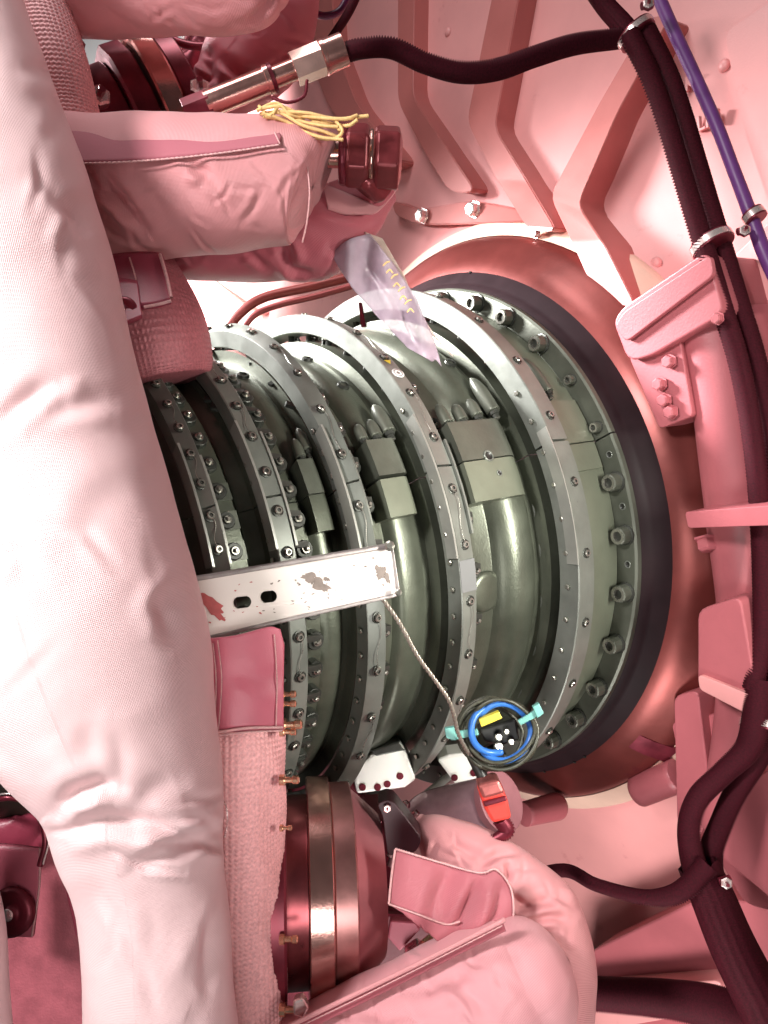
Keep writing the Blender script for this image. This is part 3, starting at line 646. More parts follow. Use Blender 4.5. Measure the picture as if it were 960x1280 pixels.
cuff = patch('sleeve_cuff', [[(404, 230), (430, 240), (458, 252), (476, 258), (497, 236)], [(410, 262), (430, 268), (450, 268), (470, 266), (490, 246)]], lambda x, y: .735, BLK_P, .002)
tag(cuff, 'pink lip of cloth folded under the hex elbow fitting', 'cloth flap')

# knit sleeves
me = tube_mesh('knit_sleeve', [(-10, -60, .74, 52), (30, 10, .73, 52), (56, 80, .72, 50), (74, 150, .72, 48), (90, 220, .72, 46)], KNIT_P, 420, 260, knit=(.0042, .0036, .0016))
solid('knit_sleeve', me, 'pink metal-knit sleeve running under the top left padded sleeve', 'knit sleeve')
kn = empty('knit_muff', P(190, 400, .66), 'dark rose knit muff with leather tab hanging above the turbine, left of the gap', 'knit muff')
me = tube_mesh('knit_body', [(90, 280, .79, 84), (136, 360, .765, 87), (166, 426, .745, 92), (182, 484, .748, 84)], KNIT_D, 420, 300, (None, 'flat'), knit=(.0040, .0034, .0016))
part('knit_body', me, kn)
patch('leather_tab', [[(120, 322), (150, 318), (180, 316), (203, 318)], [(118, 350), (160, 345), (190, 345), (212, 346)], [(118, 378), (160, 384), (190, 384), (214, 378)]], lambda x, y: .664 - (y - 320) * .0006 + ((x - 165) ** 2) * 2e-6, LEATH_D, .003, root=kn)
patch('leather_tab', [[(118, 362), (150, 350), (172, 352)], [(128, 390), (155, 388), (176, 384)], [(142, 410), (160, 404), (178, 396)]], lambda x, y: .658 - (y - 320) * .0006, LEATH_D, .003, root=kn)
stitch([(200, 318), (208, 345), (214, 372)], lambda x, y: .660 - (y - 320) * .0006, kn, 2.2)
stitch([(162, 322), (170, 350), (172, 385)], lambda x, y: .659 - (y - 320) * .0006, kn, 1.0)
stitch([(180, 384), (200, 380), (214, 376)], lambda x, y: .659 - (y - 320) * .0006, kn, 2.0)
snap = lathe_local([(0, .0125), (.0015, .0122), (.003, .009), (.002, .006), (.002, .0035), (.0045, .003), (.005, .0003)], 24, [CRIM, STEELW], [0, 0, 0, 0, 0, 1, 1], True, 'snap')
bolt_on('snap', snap, kn, P(154, 388, .618), (0, -1, .1), .9)

# lower knit blanket with leather top
kb = empty('knit_blanket', P(310, 900, .62), 'pink knit blanket with rose leather top, hanging under the white bracket', 'blanket')
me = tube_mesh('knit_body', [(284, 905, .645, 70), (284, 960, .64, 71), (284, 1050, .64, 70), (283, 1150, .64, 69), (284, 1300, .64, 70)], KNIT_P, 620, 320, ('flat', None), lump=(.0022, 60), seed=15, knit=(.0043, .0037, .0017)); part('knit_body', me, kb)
patch('leather_top', [[(230, 800), (290, 795), (335, 784), (349, 786)], [(230, 812), (290, 808), (340, 800), (354, 805)], [(232, 860), (290, 858), (340, 856), (353, 860)], [(235, 912), (290, 914), (330, 914), (353, 912)]], lambda x, y: .572 + ((x - 284) ** 2) * 2.6e-6, LEATHER, .004, root=kb, nseg=50, cr=[([(290, 840), (320, 850), (350, 845)], 10, .002)])
for pts, r in (([(272, 800), (277, 850), (273, 912)], .8), ([(266, 804), (270, 850), (268, 912)], .8), ([(343, 793), (346, 850), (345, 908)], .8), ([(272, 915), (310, 910), (353, 909)], 1.8), ([(272, 919), (310, 915), (353, 913)], 1.2)):
    stitch(pts, lambda x, y: .5685 + ((x - 284) ** 2) * 2.6e-6, kb, r)
gold = lathe_local([(0, .0045), (.004, .0045), (.004, .0025), (.010, .0023), (.011, .0034), (.015, .0034), (.016, .002), (.016, .0003)], 10, [GOLD], None, False, 'hook_stud')
for y, k in ((868, .8), (880, .8), (906, 1.1), (915, .8), (975, .95), (1035, .6), (1174, .9), (1262, 1.1)):
    bolt_on('hook_stud', gold, kb, P(350, y, .615), (1, -.1, .05), k)
wr = tube_mesh('hook_wire', [(277, 998, .57, 1.1), (283, 1010, .565, 1.1), (284, 1030, .565, 1.1), (281, 1046, .57, 1.1)], STEELW, 20, 8); part('hook_wire', wr, kb)

# cloth panel with strap, bottom left
cp = empty('strap_panel', P(50, 1080, .66), 'dark rose cloth panel with buckled strap and snap, behind the sleeves bottom left', 'strapped panel')
patch('cloth', [[(-30, 870), (10, 872), (40, 900)], [(-30, 950), (20, 950), (66, 970)], [(-30, 1060), (30, 1060), (80, 1060)], [(-30, 1180), (40, 1180), (112, 1180)], [(-30, 1300), (40, 1300), (118, 1300)]], lambda x, y: .68, mat('rose_panel_cloth', (.44, .11, .14), 0, .5, .2, 60, .5, 500), .004, root=cp)
me = tube_mesh('buckle_ring', [(-30, 1010, .63, 3), (0, 998, .60, 4), (28, 1000, .60, 4), (48, 1018, .60, 4), (57, 1050, .60, 4), (50, 1082, .60, 4)], CRIM, 60, 12); part('buckle_ring', me, cp)
me = tube_mesh('buckle_ring', [(-30, 1004, .626, 1), (0, 993, .596, 1.3), (29, 995, .596, 1.3), (51, 1014, .596, 1.3), (61, 1048, .596, 1.3), (54, 1080, .596, 1.3)], STEELW, 60, 8); part('buckle_ring', me, cp)
me = tube_mesh('padding', [(-40, 1040, .66, 34), (0, 1034, .66, 34), (30, 1038, .66, 30), (48, 1050, .66, 20)], LEATH_D, 40, 40, ('round', 'round'), [([(0, 1020), (20, 1012), (40, 1022)], 6, .004)]); part('padding', me, cp)
patch('strap', [[(-30, 1055), (10, 1056), (50, 1060)], [(-30, 1100), (10, 1100), (50, 1100)], [(-30, 1160), (5, 1168), (42, 1170)]], lambda x, y: .615, LEATHER, .004, root=cp)
stitch([(50, 1060), (49, 1110), (40, 1170)], .611, cp, 1.2)
stitch([(0, 962), (6, 900), (14, 880)], .675, cp, .8)
bolt_on('snap', snap, cp, P(14, 1140, .608), (0, -1, .1), 1.5)
patch('seam_fold', [[(68, 1010), (72, 1020)], [(76, 1080), (86, 1082)], [(92, 1150), (98, 1148)], [(96, 1170), (97, 1168)]], lambda x, y: .60, LEATH_D, .003, root=cp, nseg=6)

# ---------------------------------------------------------------- upper left flanged coupling
def px_lathe(name, ox, oy, d, dirv, prof, m_, n=64, mis=None, smooth=False):
    me = lathe_local(prof, n, m_ if isinstance(m_, list) else [m_], mis, True, name); mx = axis_mx(P(ox, oy, d), dirv)
    me.transform(mx); return me
fc = empty('flanged_coupling', P(170, 130, .85), 'dark rose flanged pipe coupling between the knit sleeve and the upper padded sleeves', 'pipe coupling')
def split_o(o, ang=30):
    e = o.modifiers.new('split', 'EDGE_SPLIT'); e.split_angle = math.radians(ang); return o
dv = (.80, .22, .42)
for nm, prof, mm in (('rear_flange', [(-.06, .03), (-.06, .070), (-.010, .072), (-.008, .070), (-.008, .03)], CRIM),
                     ('hex_collar', [(-.007, .03), (-.007, .082), (-.004, .085), (.016, .085), (.018, .082), (.018, .03)], CRIM),
                     ('middle_flange', [(.020, .03), (.020, .090), (.022, .092), (.040, .092), (.042, .090), (.042, .03)], COPM),
                     ('front_flange', [(.044, .03), (.044, .080), (.046, .082), (.062, .082), (.064, .079), (.064, .03)], CRIM)):
    k = 64 if nm != 'hex_collar' else 12
    split_o(part(nm, px_lathe(nm, 172, 165, .86, dv, prof, mm, k), fc))
hexs = lathe_local([(0, .012), (.010, .012), (.012, .009), (.012, .004), (.022, .004), (.022, .0003)], 6, [CRIM, STEELW], [0, 1, 1, 0, 0, 0], False, 'coupling_nut')
bolt_on('coupling_nut', hexs, fc, P(97, 62, .79), (-.3, -1, .3), .8)
bolt_on('coupling_nut', hexs, fc, P(122, 125, .76), (.5, -.8, .1), .9)
bolt_on('coupling_nut', hexs, fc, P(250, 115, .80), (.2, -1, .2), .85)
# rods and dark clutter behind
rod = tube_mesh('steel_rod', [(238, 30, .92, 3.5), (214, 90, .92, 3.5)], STEELW, 6, 12); solid('steel_rod', rod, 'thin bright rod standing behind the upper padded sleeves', 'rod')
rod = tube_mesh('steel_rod', [(246, 30, .93, 5), (222, 100, .93, 5)], CRIM, 6, 12); solid('steel_rod', rod, 'dark rod right beside the thin bright one', 'rod')
me = tube_mesh('thin_hose', [(205, 38, .88, 4), (222, 52, .88, 5), (250, 58, .88, 5), (275, 52, .88, 4)], CRIM, 40, 10); solid('thin_hose', me, 'short dark hose passing in front of the bright rod', 'hose')
solid('wiring_clump', lathe_local([(0, .001)] , 3, [CRIM], None, False) if False else tube_mesh('wiring_clump', [(232, 100, .93, 22), (250, 78, .93, 26), (270, 62, .93, 22)], CRIM, 60, 36, ('round', 'round'), lump=(.006, 120), seed=21), 'dark crimson crumpled wrap behind the small hex fitting', 'wrap')
me = tube_mesh('foil_scrap', [(222, 108, .88, 6), (236, 98, .87, 10), (252, 96, .87, 8), (260, 88, .87, 4)], STEELW, 60, 30, ('round', 'round'), lump=(.004, 300), seed=4); solid('foil_scrap', me, 'crumpled shiny foil scrap above the small hex fitting', 'foil')

# conduit coupling and black cable
cc = empty('cable_coupling', P(330, 105, .72), 'rosy polished cylindrical coupling at the end of the dark braided cable', 'cable coupling')
def barrel(name, pts, m_, mm=28, root=None, d=None):
    me = tube_mesh(name, pts, m_, 4, mm, ('flat', 'flat')); o = part(name, me, root); return split_o(o)
def along(a, b, t): return (a[0] + (b[0] - a[0]) * t, a[1] + (b[1] - a[1]) * t)
A_, B_ = (236, 140), (430, 62)
for nm, t0, t1, r, mm, m in (('end_block', -.02, .14, 17, CRIM, 6), ('barrel', .12, .50, 16, COPM, 30), ('ring', .50, .525, 18, COPM, 30), ('ring', .53, .55, 18, CRIM, 30), ('neck', .55, .68, 13, COPM, 30), ('hex_nut', .68, .86, 20, mat('rosy_bright_steel', (.78, .50, .44), .85, .22, .1, 30), 6), ('ring', .865, .885, 21, COPM, 30), ('end_cap', .885, 1.0, 20, COPM, 30)):
    a, b = along(A_, B_, t0), along(A_, B_, t1); barrel(nm, [(a[0], a[1], .72, r), (b[0], b[1], .72, r)], mm, m, cc)
me = tube_mesh('tie_wire', [(340, 122, .70, 2), (360, 128, .70, 2), (380, 120, .70, 2), (384, 100, .70, 2)], CRIM, 30, 8, braid=.0003); part('tie_wire', me, cc)
def cable(name, ctrl, m_, label, n=240, m=16, braid=.0011, lump=0):
    me = tube_mesh(name, ctrl, m_, n, m, (None, None), braid=braid); return solid(name, me, label, 'cable')
cable('braided_cable', [(424, 68, .72, 11), (455, 60, .72, 11), (490, 60, .73, 11.5), (530, 78, .74, 11.5), (575, 90, .75, 12), (620, 87, .76, 12), (670, 70, .77, 11.5), (720, 55, .78, 11.5), (775, 48, .79, 11)], CABLE, 'dark braided cable swagging from the polished coupling to the top right clamp')
cable('braided_cable', [(725, -40, .80, 11), (755, 5, .80, 11), (785, 40, .79, 12), (812, 85, .78, 13)], CABLE, 'short dark braided cable coming down from the top edge into the clamp')
main = [(795, 40), (822, 95), (840, 145), (858, 205), (876, 265), (896, 330), (914, 390), (932, 450), (946, 520), (956, 600), (962, 700), (962, 790), (950, 860)]
cable('braided_cable', [(x - 9, y + 2, .765 - .0 * i, 11.5) for i, (x, y) in enumerate(main)], CABLE, 'left one of the two thick dark braided cables running down the right side', 420)
cable('braided_cable', [(x + 12, y - 3, .775, 11.5) for i, (x, y) in enumerate(main)], CABLE, 'right one of the two thick dark braided cables running down the right side', 420)
cable('braided_cable', [(950, 850, .765, 16), (945, 900, .76, 16), (935, 935, .76, 15), (905, 965, .76, 13), (875, 995, .76, 13), (862, 1030, .76, 13), (865, 1070, .755, 14), (878, 1110, .75, 16)], CABLE, 'dark braided cable curving left after the lower right clamp')
cable('braided_cable', [(965, 850, .78, 14), (962, 910, .775, 14), (948, 945, .77, 13), (920, 990, .77, 13), (902, 1030, .77, 13), (888, 1070, .77, 14), (890, 1110, .77, 16)], CABLE, 'dark braided cable taking the right-hand way round below the lower right clamp')
cable('braided_cable', [(872, 1080, .755, 24), (890, 1120, .75, 26), (915, 1180, .75, 28), (945, 1240, .75, 30), (985, 1320, .75, 32)], CABLE, 'thick dark braided trunk cable leaving by the lower right corner')
cable('braided_cable', [(885, 1080, .74, 13), (860, 1108, .74, 12), (835, 1121, .745, 11), (800, 1121, .76, 8), (745, 1106, .80, 7), (705, 1088, .84, 7), (650, 1100, .88, 7)], CABLE, 'dark braided cable crossing left behind the lower pink sleeve')
cable('braided_cable', [(960, 1290, .78, 30), (900, 1262, .80, 26), (840, 1250, .82, 22), (780, 1245, .84, 20), (700, 1240, .86, 18)], CABLE, 'dark braided cable lying along the bottom edge at right')
cable('violet_cable', [(812, -30, .80, 8), (838, 30, .79, 8), (866, 90, .78, 8), (895, 155, .77, 8), (918, 215, .765, 8), (938, 268, .76, 8.5), (955, 315, .755, 9), (985, 380, .75, 9)], BLUEC, 'smooth violet-blue cable running beside the braided cables at top right', 160, 20, 0)
cable('thin_violet_cable', [(386, -10, .9, 4.5), (390, 12, .9, 4.5), (405, 20, .9, 4.5), (424, 14, .9, 4.5), (436, -6, .9, 4.5)], mat('dark_violet_cable', (.11, .015, .07), 0, .35), 'thin violet cable looping at the top edge', 60, 14, 0)
cable('thin_violet_cable', [(448, -10, .89, 5.5), (436, 15, .89, 5.5), (420, 40, .885, 5.5), (402, 66, .88, 5.5)], CABLE, 'thin dark cable slanting from the top edge to the polished coupling', 60, 14, 0)
# cable clamps
def clamp(x, y, d, rx, wpx, dirv, label, lugpt=None):
    e = empty('cable_clamp', P(x, y, d), label, 'clamp', 'clamps on the cables')
    r = rx * d / F; h = wpx * d / F / 2
    me = lathe_local([(-h, r * .93), (-h, r), (h, r), (h, r * .93), (-h, r * .93)], 40, [STEELW], None, True); me.transform(axis_mx(P(x, y, d), dirv)); split_o(part('clamp_band', me, e))
    me = lathe_local([(-h * 1.6, r * .86), (-h * 1.6, r * .96), (h * 1.6, r * .96), (h * 1.6, r * .86)], 40, [CRIM], None, True); me.transform(axis_mx(P(x, y, d), dirv)); split_o(part('clamp_cushion', me, e))
    if lugpt:
        lx, ly = lugpt; me = tube_mesh('clamp_lug', [(lx - 6, ly, d * .97, 5), (lx + 8, ly - 4, d * .97, 5)], CRIM, 4, 8, ('flat', 'flat')); part('clamp_lug', me, e)
        bolt_on('clamp_bolt', hexs, e, P(lx + 2, ly, d * .965), (-.2, -1, .1), .45)
    return e
clamp(795, 42, .78, 25, 7, (.55, -.1, -.8), 'cable clamp at the top where the swagging cable joins the thick ones', (808, 8))
clamp(890, 305, .77, 27, 8, (.35, -.3, -.9), 'cable clamp on the thick braided pair beside the violet cable', (928, 290))
clamp(943, 270, .757, 14, 8, (.4, -.35, -.9), 'small cable clamp on the violet-blue cable')
clamp(950, 908, .765, 24, 8, (-.3, -.35, -.9), 'cable clamp at the right edge above the fork of the cables')
clamp(888, 1108, .755, 26, 7, (.9, -.2, -.25), 'cable clamp at lower right where the cables gather, with a bolted lug', (905, 1102))

# ---------------------------------------------------------------- hex elbow, twine, film
el = empty('elbow_fitting', P(440, 200, .70), 'dark crimson hex elbow fitting sticking out of the padded pipe sleeve', 'pipe fitting')
barrel('pipe', [(360, 192, .70, 17), (428, 192, .70, 17)], COPM, 32, el)
HEXM = mat('crimson_hex_metal', (.19, .03, .036), .4, .3, .25, 40)
def hexpiece(name, x0, x1, y, d, r, rot, m_, n=6, ch=.12):
    h = (x1 - x0) * d / F; R_ = r * d / F
    me = lathe_local([(0, R_ * (1 - ch)), (h * .12, R_), (h * .88, R_), (h, R_ * (1 - ch)), (h, .0003)], n, [m_], None, False, name)
    me.transform(axis_mx(P(x0, y, d), (1, .03, -.04)) @ Matrix.Rotation(rot, 4, 'Z')); return part(name, me, el, .0022, 3)
hexpiece('hex_nut', 424, 434, 193, .70, 37, 0, CRIM, 28)
hexpiece('hex_nut', 431, 462, 194, .70, 39, .25, HEXM)
hexpiece('sleeve_ring', 460, 469, 195, .70, 32, 0, COPM, 28)
hexpiece('elbow_body', 466, 502, 196, .70, 39, .1, HEXM, 6, .38)
me = lathe_local([(0, .020), (.004, .024), (.022, .024), (.026, .019), (.026, .0003)], 6, [HEXM], None, False, 'elbow_outlet'); me.transform(axis_mx(P(474, 208, .715), (-.62, .15, -.75)))
part('elbow_outlet', me, el, .003, 3)
tw = empty('twine', P(380, 150, .64), 'yellow twine tied round the pipe beside the hex elbow', 'twine')
strands = [[(322, 138), (345, 128), (365, 140), (390, 146), (430, 150), (446, 146)], [(326, 142), (350, 142), (378, 158), (405, 165), (424, 170), (420, 156), (390, 152)], [(328, 136), (350, 132), (372, 140), (398, 150), (432, 158), (446, 152)],
           [(330, 145), (348, 150), (372, 162), (400, 172), (428, 174)], [(324, 134), (338, 144), (350, 130), (362, 142), (380, 148)], [(350, 138), (385, 142), (420, 150), (460, 146)], [(340, 146), (362, 154), (388, 168), (416, 172), (428, 164), (418, 150)], [(345, 136), (372, 150), (400, 158), (422, 160)]]
for i, s in enumerate(strands):
    part('strand', tube_mesh('strand', [(x, y + 1.5 * math.sin(i * 3 + j), .645 + .004 * math.sin(i * 2 + j * 1.3), 2.1) for j, (x, y) in enumerate(s)], YARN, 90, 8, ('round', 'round'), braid=.0003), tw)
fs = empty('film_strip', P(490, 370, .72), 'crumpled violet plastic film strip hanging onto the turbine from the dark sleeve', 'plastic film')
patch('film_sheet', [[(414, 318), (435, 300), (462, 292)], [(440, 360), (460, 342), (492, 330)], [(476, 400), (494, 384), (520, 372)], [(510, 435), (522, 424), (542, 424)], [(540, 452), (545, 450), (552, 458)]], lambda x, y: .74 + .0003 * (y - 300) + .006 * math.sin(x * .14), FILM, .0012, root=fs, nseg=24, cr=[([(450, 310), (490, 370), (530, 440)], 5, .004)])
patch('film_sheet', [[(456, 290), (478, 298)], [(486, 338), (506, 346)], [(508, 380), (524, 390)], [(540, 418), (556, 436)], [(562, 442), (567, 446)]], lambda x, y: .75 + .0003 * (y - 300) + .005 * math.sin(y * .11), mat('cream_clear_film', (.72, .58, .50), 0, .3, .2, 30, .5, 80, alpha=.7), .001, root=fs, nseg=12)
for i, (x, y) in enumerate(((483, 330), (487, 339), (493, 346), (496, 356), (502, 362), (504, 372), (510, 378), (513, 388))):
    a = [(x - 4, y + 2, .737, 1.0), (x, y - 2, .737, 1.2), (x + 4, y + (2 if i % 2 else -3), .737, 1.0)]
    part('yellow_mark', tube_mesh('yellow_mark', a, YARN, 10, 6, ('round', 'round')), fs)

# ---------------------------------------------------------------- white bracket
bk = empty('channel_bracket', P(370, 740, .60), 'chipped white steel channel bracket with two slots reaching across the turbine', 'bracket')
bd = lambda x, y: .575 + (x - 235) / 260 * .06
def slot(cx, cy, L_, H_):
    a = -.16; pts = []
    for k in range(16):
        th = 2 * math.pi * k / 16; ex = (L_ / 2 - H_ / 2) * (1 if math.cos(th) > 0 else -1) + H_ / 2 * math.cos(th); ey = H_ / 2 * math.sin(th)
        pts.append((cx + ex * math.cos(a) - ey * math.sin(a), cy + ex * math.sin(a) + ey * math.cos(a)))
    return pts
face = [(226, 729), (488, 684), (496, 738), (490, 746), (380, 771), (254, 797), (215, 790)]
me = prism('channel_face', px_poly(face, bd), (.0005, .003, 0), WHITEP, [px_poly(slot(302, 753, 24, 15), bd), px_poly(slot(335, 746, 22, 15), bd)])
part('channel_face', me, bk, .0006)
GREYE = mat('grey_worn_edge', (.33, .29, .28), .4, .4, .25, 60)
def strip(name, a, b, thick, m_):
    q = [P(a[0], a[1], bd(*a)), P(b[0], b[1], bd(*b)), P(b[0], b[1] + thick, bd(*b)), P(a[0], a[1] + thick, bd(*a))]
    return part(name, prism(name, [v + np.array([0, -.0012, 0]) for v in q], (0, .032, 0), m_), bk, .0008)
strip('channel_lip', (226, 725), (489, 680), 5, GREYE)
strip('channel_lip', (250, 797), (496, 741), 5, GREYE)
part('end_plate', prism('end_plate', px_poly([(488, 686), (492, 685), (500, 738), (496, 741)], .634), (0, .03, 0), GREYE), bk, .0005)
def chip(cx, cy, w_, h_, rot, m_, seed):
    r = np.random.RandomState(seed); k = 26 if w_ > 6 else 8; pts = []
    for i in range(k):
        th = 2 * math.pi * i / k; rr = 1 + .38 * math.sin(th * 3 + seed) * r.rand() + r.uniform(-.3, .25)
        x, y = w_ / 2 * rr * math.cos(th), h_ / 2 * rr * math.sin(th); pts.append((cx + x * math.cos(rot) - y * math.sin(rot), cy + x * math.sin(rot) + y * math.cos(rot)))
    part('paint_chip', prism('paint_chip', [P(x, y, bd(x, y) - .0007) for x, y in pts], (0, .0005, 0), m_), bk)
for q in range(34):
    u_ = RNG.rand(); cx_ = 262 + 225 * u_; cy_ = 766 - 49 * u_ + RNG.choice([-1, 1]) * RNG.uniform(8, 27) - 4
    chip(cx_, cy_, RNG.uniform(1.2, 5), RNG.uniform(.8, 2.2), RNG.uniform(-.8, .8), CHIP if u_ > .3 else CHIPR, 20 + q)
for q in range(14):
    chip(RNG.uniform(368, 425), RNG.uniform(700, 745), RNG.uniform(1, 4), RNG.uniform(.8, 3), RNG.uniform(-.8, .8), CHIP, 80 + q)
chip(388, 722, 20, 13, .5, CHIP, 1); chip(400, 731, 26, 14, .6, CHIP, 2); chip(408, 724, 8, 5, .2, CHIP, 7); chip(476, 715, 13, 17, .2, CHIP, 3); chip(484, 722, 7, 13, -.4, CHIP, 4); chip(262, 756, 50, 15, .75, CHIPR, 5); chip(243, 744, 22, 10, .6, CHIPR, 6)
screwm = lathe_local([(0, .0035), (.003, .0035), (.004, .002), (.004, .0003)], 8, [DARK, NUT], [0, 1, 1, 1], False, 'bracket_screw')
bolt_on('bracket_screw', screwm, bk, P(487, 683, .628), (0, -1, .2), 1.2); bolt_on('bracket_screw', screwm, bk, P(498, 741, .628), (0, -1, .2), .8)

# ---------------------------------------------------------------- wire, coil, connector
def rope(name, ctrl, rpx, m_, label, cat):
    q = catmull([np.r_[P(x, y, d), 0] for x, y, d in ctrl], 160); e = empty(name, tuple(q[0][:3]), label, cat)
    r = rpx * ctrl[0][2] / F
    T = np.gradient(q[:, :3], axis=0); T /= np.linalg.norm(T, axis=1)[:, None]; n1 = np.cross(T, [0, 1, 0]); n1 /= np.linalg.norm(n1, axis=1)[:, None]; n2 = np.cross(T, n1)
    for k in range(3):
        ph = np.arange(160) * .55 + k * 2.094
        path = [np.r_[q[i, :3] + (n1[i] * math.cos(ph[i]) + n2[i] * math.sin(ph[i])) * r * .55, r * .62] for i in range(160)]
        part('wire_strand', tube_mesh('wire_strand', path, m_, 300, 8, world=True), e)
    return e
rope('wire_rope', [(478, 748, .632), (500, 780, .64), (522, 820, .65), (545, 852, .66), (563, 880, .67), (574, 920, .69), (592, 952, .71)], 2.6, WIRE, 'twisted steel wire rope running from the white bracket down to the coil', 'wire rope')
def ringpath(cx, cy, rx, ry, d, r, t0=0, t1=360, tilt=0.0, wob=0, seed=0, n=26):
    out = []
    for k in range(n):
        a = math.radians(t0 + (t1 - t0) * k / (n - 1)); x = rx * math.cos(a); y = ry * math.sin(a)
        out.append((cx + x * math.cos(tilt) - y * math.sin(tilt) + wob * math.sin(a * 2 + seed), cy + x * math.sin(tilt) + y * math.cos(tilt) + wob * math.cos(a * 3 + seed), d + .004 * math.sin(a * 2 + seed), r))
    return out
co = empty('hose_coil', P(625, 915, .72), 'coil of blue and dark cable loops tied with teal ties, below the turbine', 'coil')
DKC = mat('dark_olive_cable', (.05, .05, .035), .2, .4, .4, 500)
for i, (cx, cy, rx, ry, tl) in enumerate(((620, 916, 48, 42, .3), (624, 914, 43, 38, -.2), (617, 912, 47, 38, .2), (622, 918, 50, 43, .1), (614, 920, 40, 36, .5), (626, 920, 46, 42, -.3))):
    part('dark_loop', tube_mesh('dark_loop', ringpath(cx, cy, rx, ry, (.698 if i % 2 else .715) + .002 * i, 2.4, tilt=tl, wob=1.5, seed=i), DKC, 150, 10, braid=.0002), co)
part('blue_loop', tube_mesh('blue_loop', ringpath(628, 915, 35, 35, (.705), 4.3, -150, 125, .1, 1, 2), BLUE, 120, 16, ('round', 'round')), co)
part('blue_loop', tube_mesh('blue_loop', ringpath(618, 912, 28, 30, .700, 4.2, 75, 250, .0, 1, 5), BLUE, 100, 16, ('round', 'round')), co)
def flat(name, poly, d, th, m_, root, bev=.0006): return part(name, prism(name, px_poly(poly, d), (0, th, 0), m_), root, bev)
flat('teal_tie', [(562, 916), (597, 911), (599, 919), (564, 926)], .698, .003, TEAL, co)
flat('teal_tie', [(556, 911), (568, 909), (570, 926), (558, 923)], .696, .006, TEAL, co)
flat('teal_tie', [(647, 901), (672, 886), (677, 893), (651, 907)], .698, .003, TEAL, co)
flat('teal_tie', [(666, 884), (674, 879), (680, 892), (672, 898)], .695, .006, TEAL, co)
flat('yellow_sleeve', [(599, 900), (624, 890), (628, 898), (602, 909)], .695, .008, YEL, co)
flat('dark_plug', [(598, 912), (645, 898), (650, 925), (628, 932), (606, 928)], .722, .02, BLACK, co, .002)
for x, y, k in ((622, 922, .6), (632, 915, .45), (638, 928, .5), (622, 934, .7)):
    bolt_on('plug_pin', stud, co, P(x, y, .716), (.3, -1, .4), k * 2.4)
sf = empty('electrical_connector', P(620, 1000, .72), 'red electrical connector hanging on a dark lead below the coil', 'connector')
part('dark_lead', tube_mesh('dark_lead', [(590, 945, .725, 7), (600, 965, .72, 7), (610, 985, .72, 8)], BLACK, 20, 14), sf)
flat('connector_body', [(598, 990), (628, 982), (636, 1004), (640, 1024), (616, 1030), (606, 1012)], .70, .022, RED, sf, .003)
flat('connector_collar', [(597, 982), (624, 975), (632, 992), (604, 1000)], .698, .026, mat('dull_red_metal', (.45, .13, .12), .6, .3, .3, 80), sf, .003)
flat('connector_clip', [(604, 1003), (632, 996), (634, 1001), (606, 1009)], .696, .004, CRIM, sf, .001)
part('spring_tail', tube_mesh('spring_tail', [(626, 1024, .71, 10), (634, 1038, .71, 9), (622, 1047, .71, 6), (608, 1052, .71, 4)], CRIM, 40, 12, ('flat', 'flat'), braid=.0009), sf)

# ---------------------------------------------------------------- bottom brackets, tubes and black lug
hb = lathe_local([(0, .0035), (.0006, .0035), (.0006, .0003)], 12, [CRIM], None, False, 'bracket_hole')
wb = empty('white_terminal_box', P(480, 960, .86), 'white box with a row of dark holes wedged under the turbine, left one', 'white box')
part('box_body', prism('box_body', px_poly([(440, 965), (470, 938), (508, 938), (520, 975), (506, 985), (446, 993)], .86), (0, .05, 0), WHITE), wb, .003)
part('box_lid', prism('box_lid', px_poly([(462, 938), (500, 926), (508, 938), (470, 946)], .855), (0, .03, 0), DARK), wb, .002)
for x, y in ((453, 984), (472, 984), (484, 980), (500, 970)): bolt_on('bracket_hole', hb, wb, P(x, y, .8595), (0, -1, 0), 1.1)
wb2 = empty('white_terminal_box', P(575, 965, .86), 'white box with two dark holes just below the coil, right one', 'white box')
part('box_body', prism('box_body', px_poly([(546, 950), (560, 944), (588, 940), (600, 972), (572, 984), (560, 968)], .88), (0, .04, 0), WHITE), wb2, .003)
for x, y in ((568, 972), (592, 966)): bolt_on('bracket_hole', hb, wb2, P(x, y, .8795), (0, -1, 0), 1.1)
vt = empty('clear_cylinder', P(570, 1010, .82), 'violet clear plastic cylinder with round end cap behind the red connector', 'plastic cylinder')
split_o(part('cylinder_wall', tube_mesh('cylinder_wall', [(528, 1028, .84, 30), (545, 1022, .83, 34), (618, 1004, .80, 34)], VIOLET, 12, 40, ('flat', 'flat')), vt))
split_o(part('end_cap', tube_mesh('end_cap', [(620, 1003, .80, 38), (627, 1001, .795, 38)], mat('rose_cap', (.36, .15, .17), .1, .35), 3, 48, ('flat', 'flat')), vt))
for x, y in ((520, 1018), (532, 1034), (508, 1006)): bolt_on('cap_screw', hexs, vt, P(x, y, .79), (-.6, -1, .2), .4)
fn = empty('flange_stack', P(520, 1000, .88), 'grey-pink curved flange edges curling under the turbine beside the clear cylinder', 'flange')
for i, (o1, mm) in enumerate(((0, RINGP), (10, mat('rosy_grey', (.40, .24, .24), .5, .35)), (22, mat('rosy_grey2', (.30, .14, .15), .5, .35)))):
    part('flange_edge', tube_mesh('flange_edge', [(590, 950 + o1 * .6, .90, 5), (556, 975 + o1 * .8, .89, 5), (525, 1000 + o1, .88, 5), (500, 1030 + o1, .87, 5), (488, 1060 + o1, .87, 5)], mm, 50, 10), fn)
me = prism('black_lug', px_poly(rounded([(470, 1005), (484, 999), (494, 1004), (528, 1048), (520, 1066), (484, 1070), (478, 1020)], 6), .70), (0, .03, 0), mat('black_lug_paint', (.035, .010, .014), .3, .35))
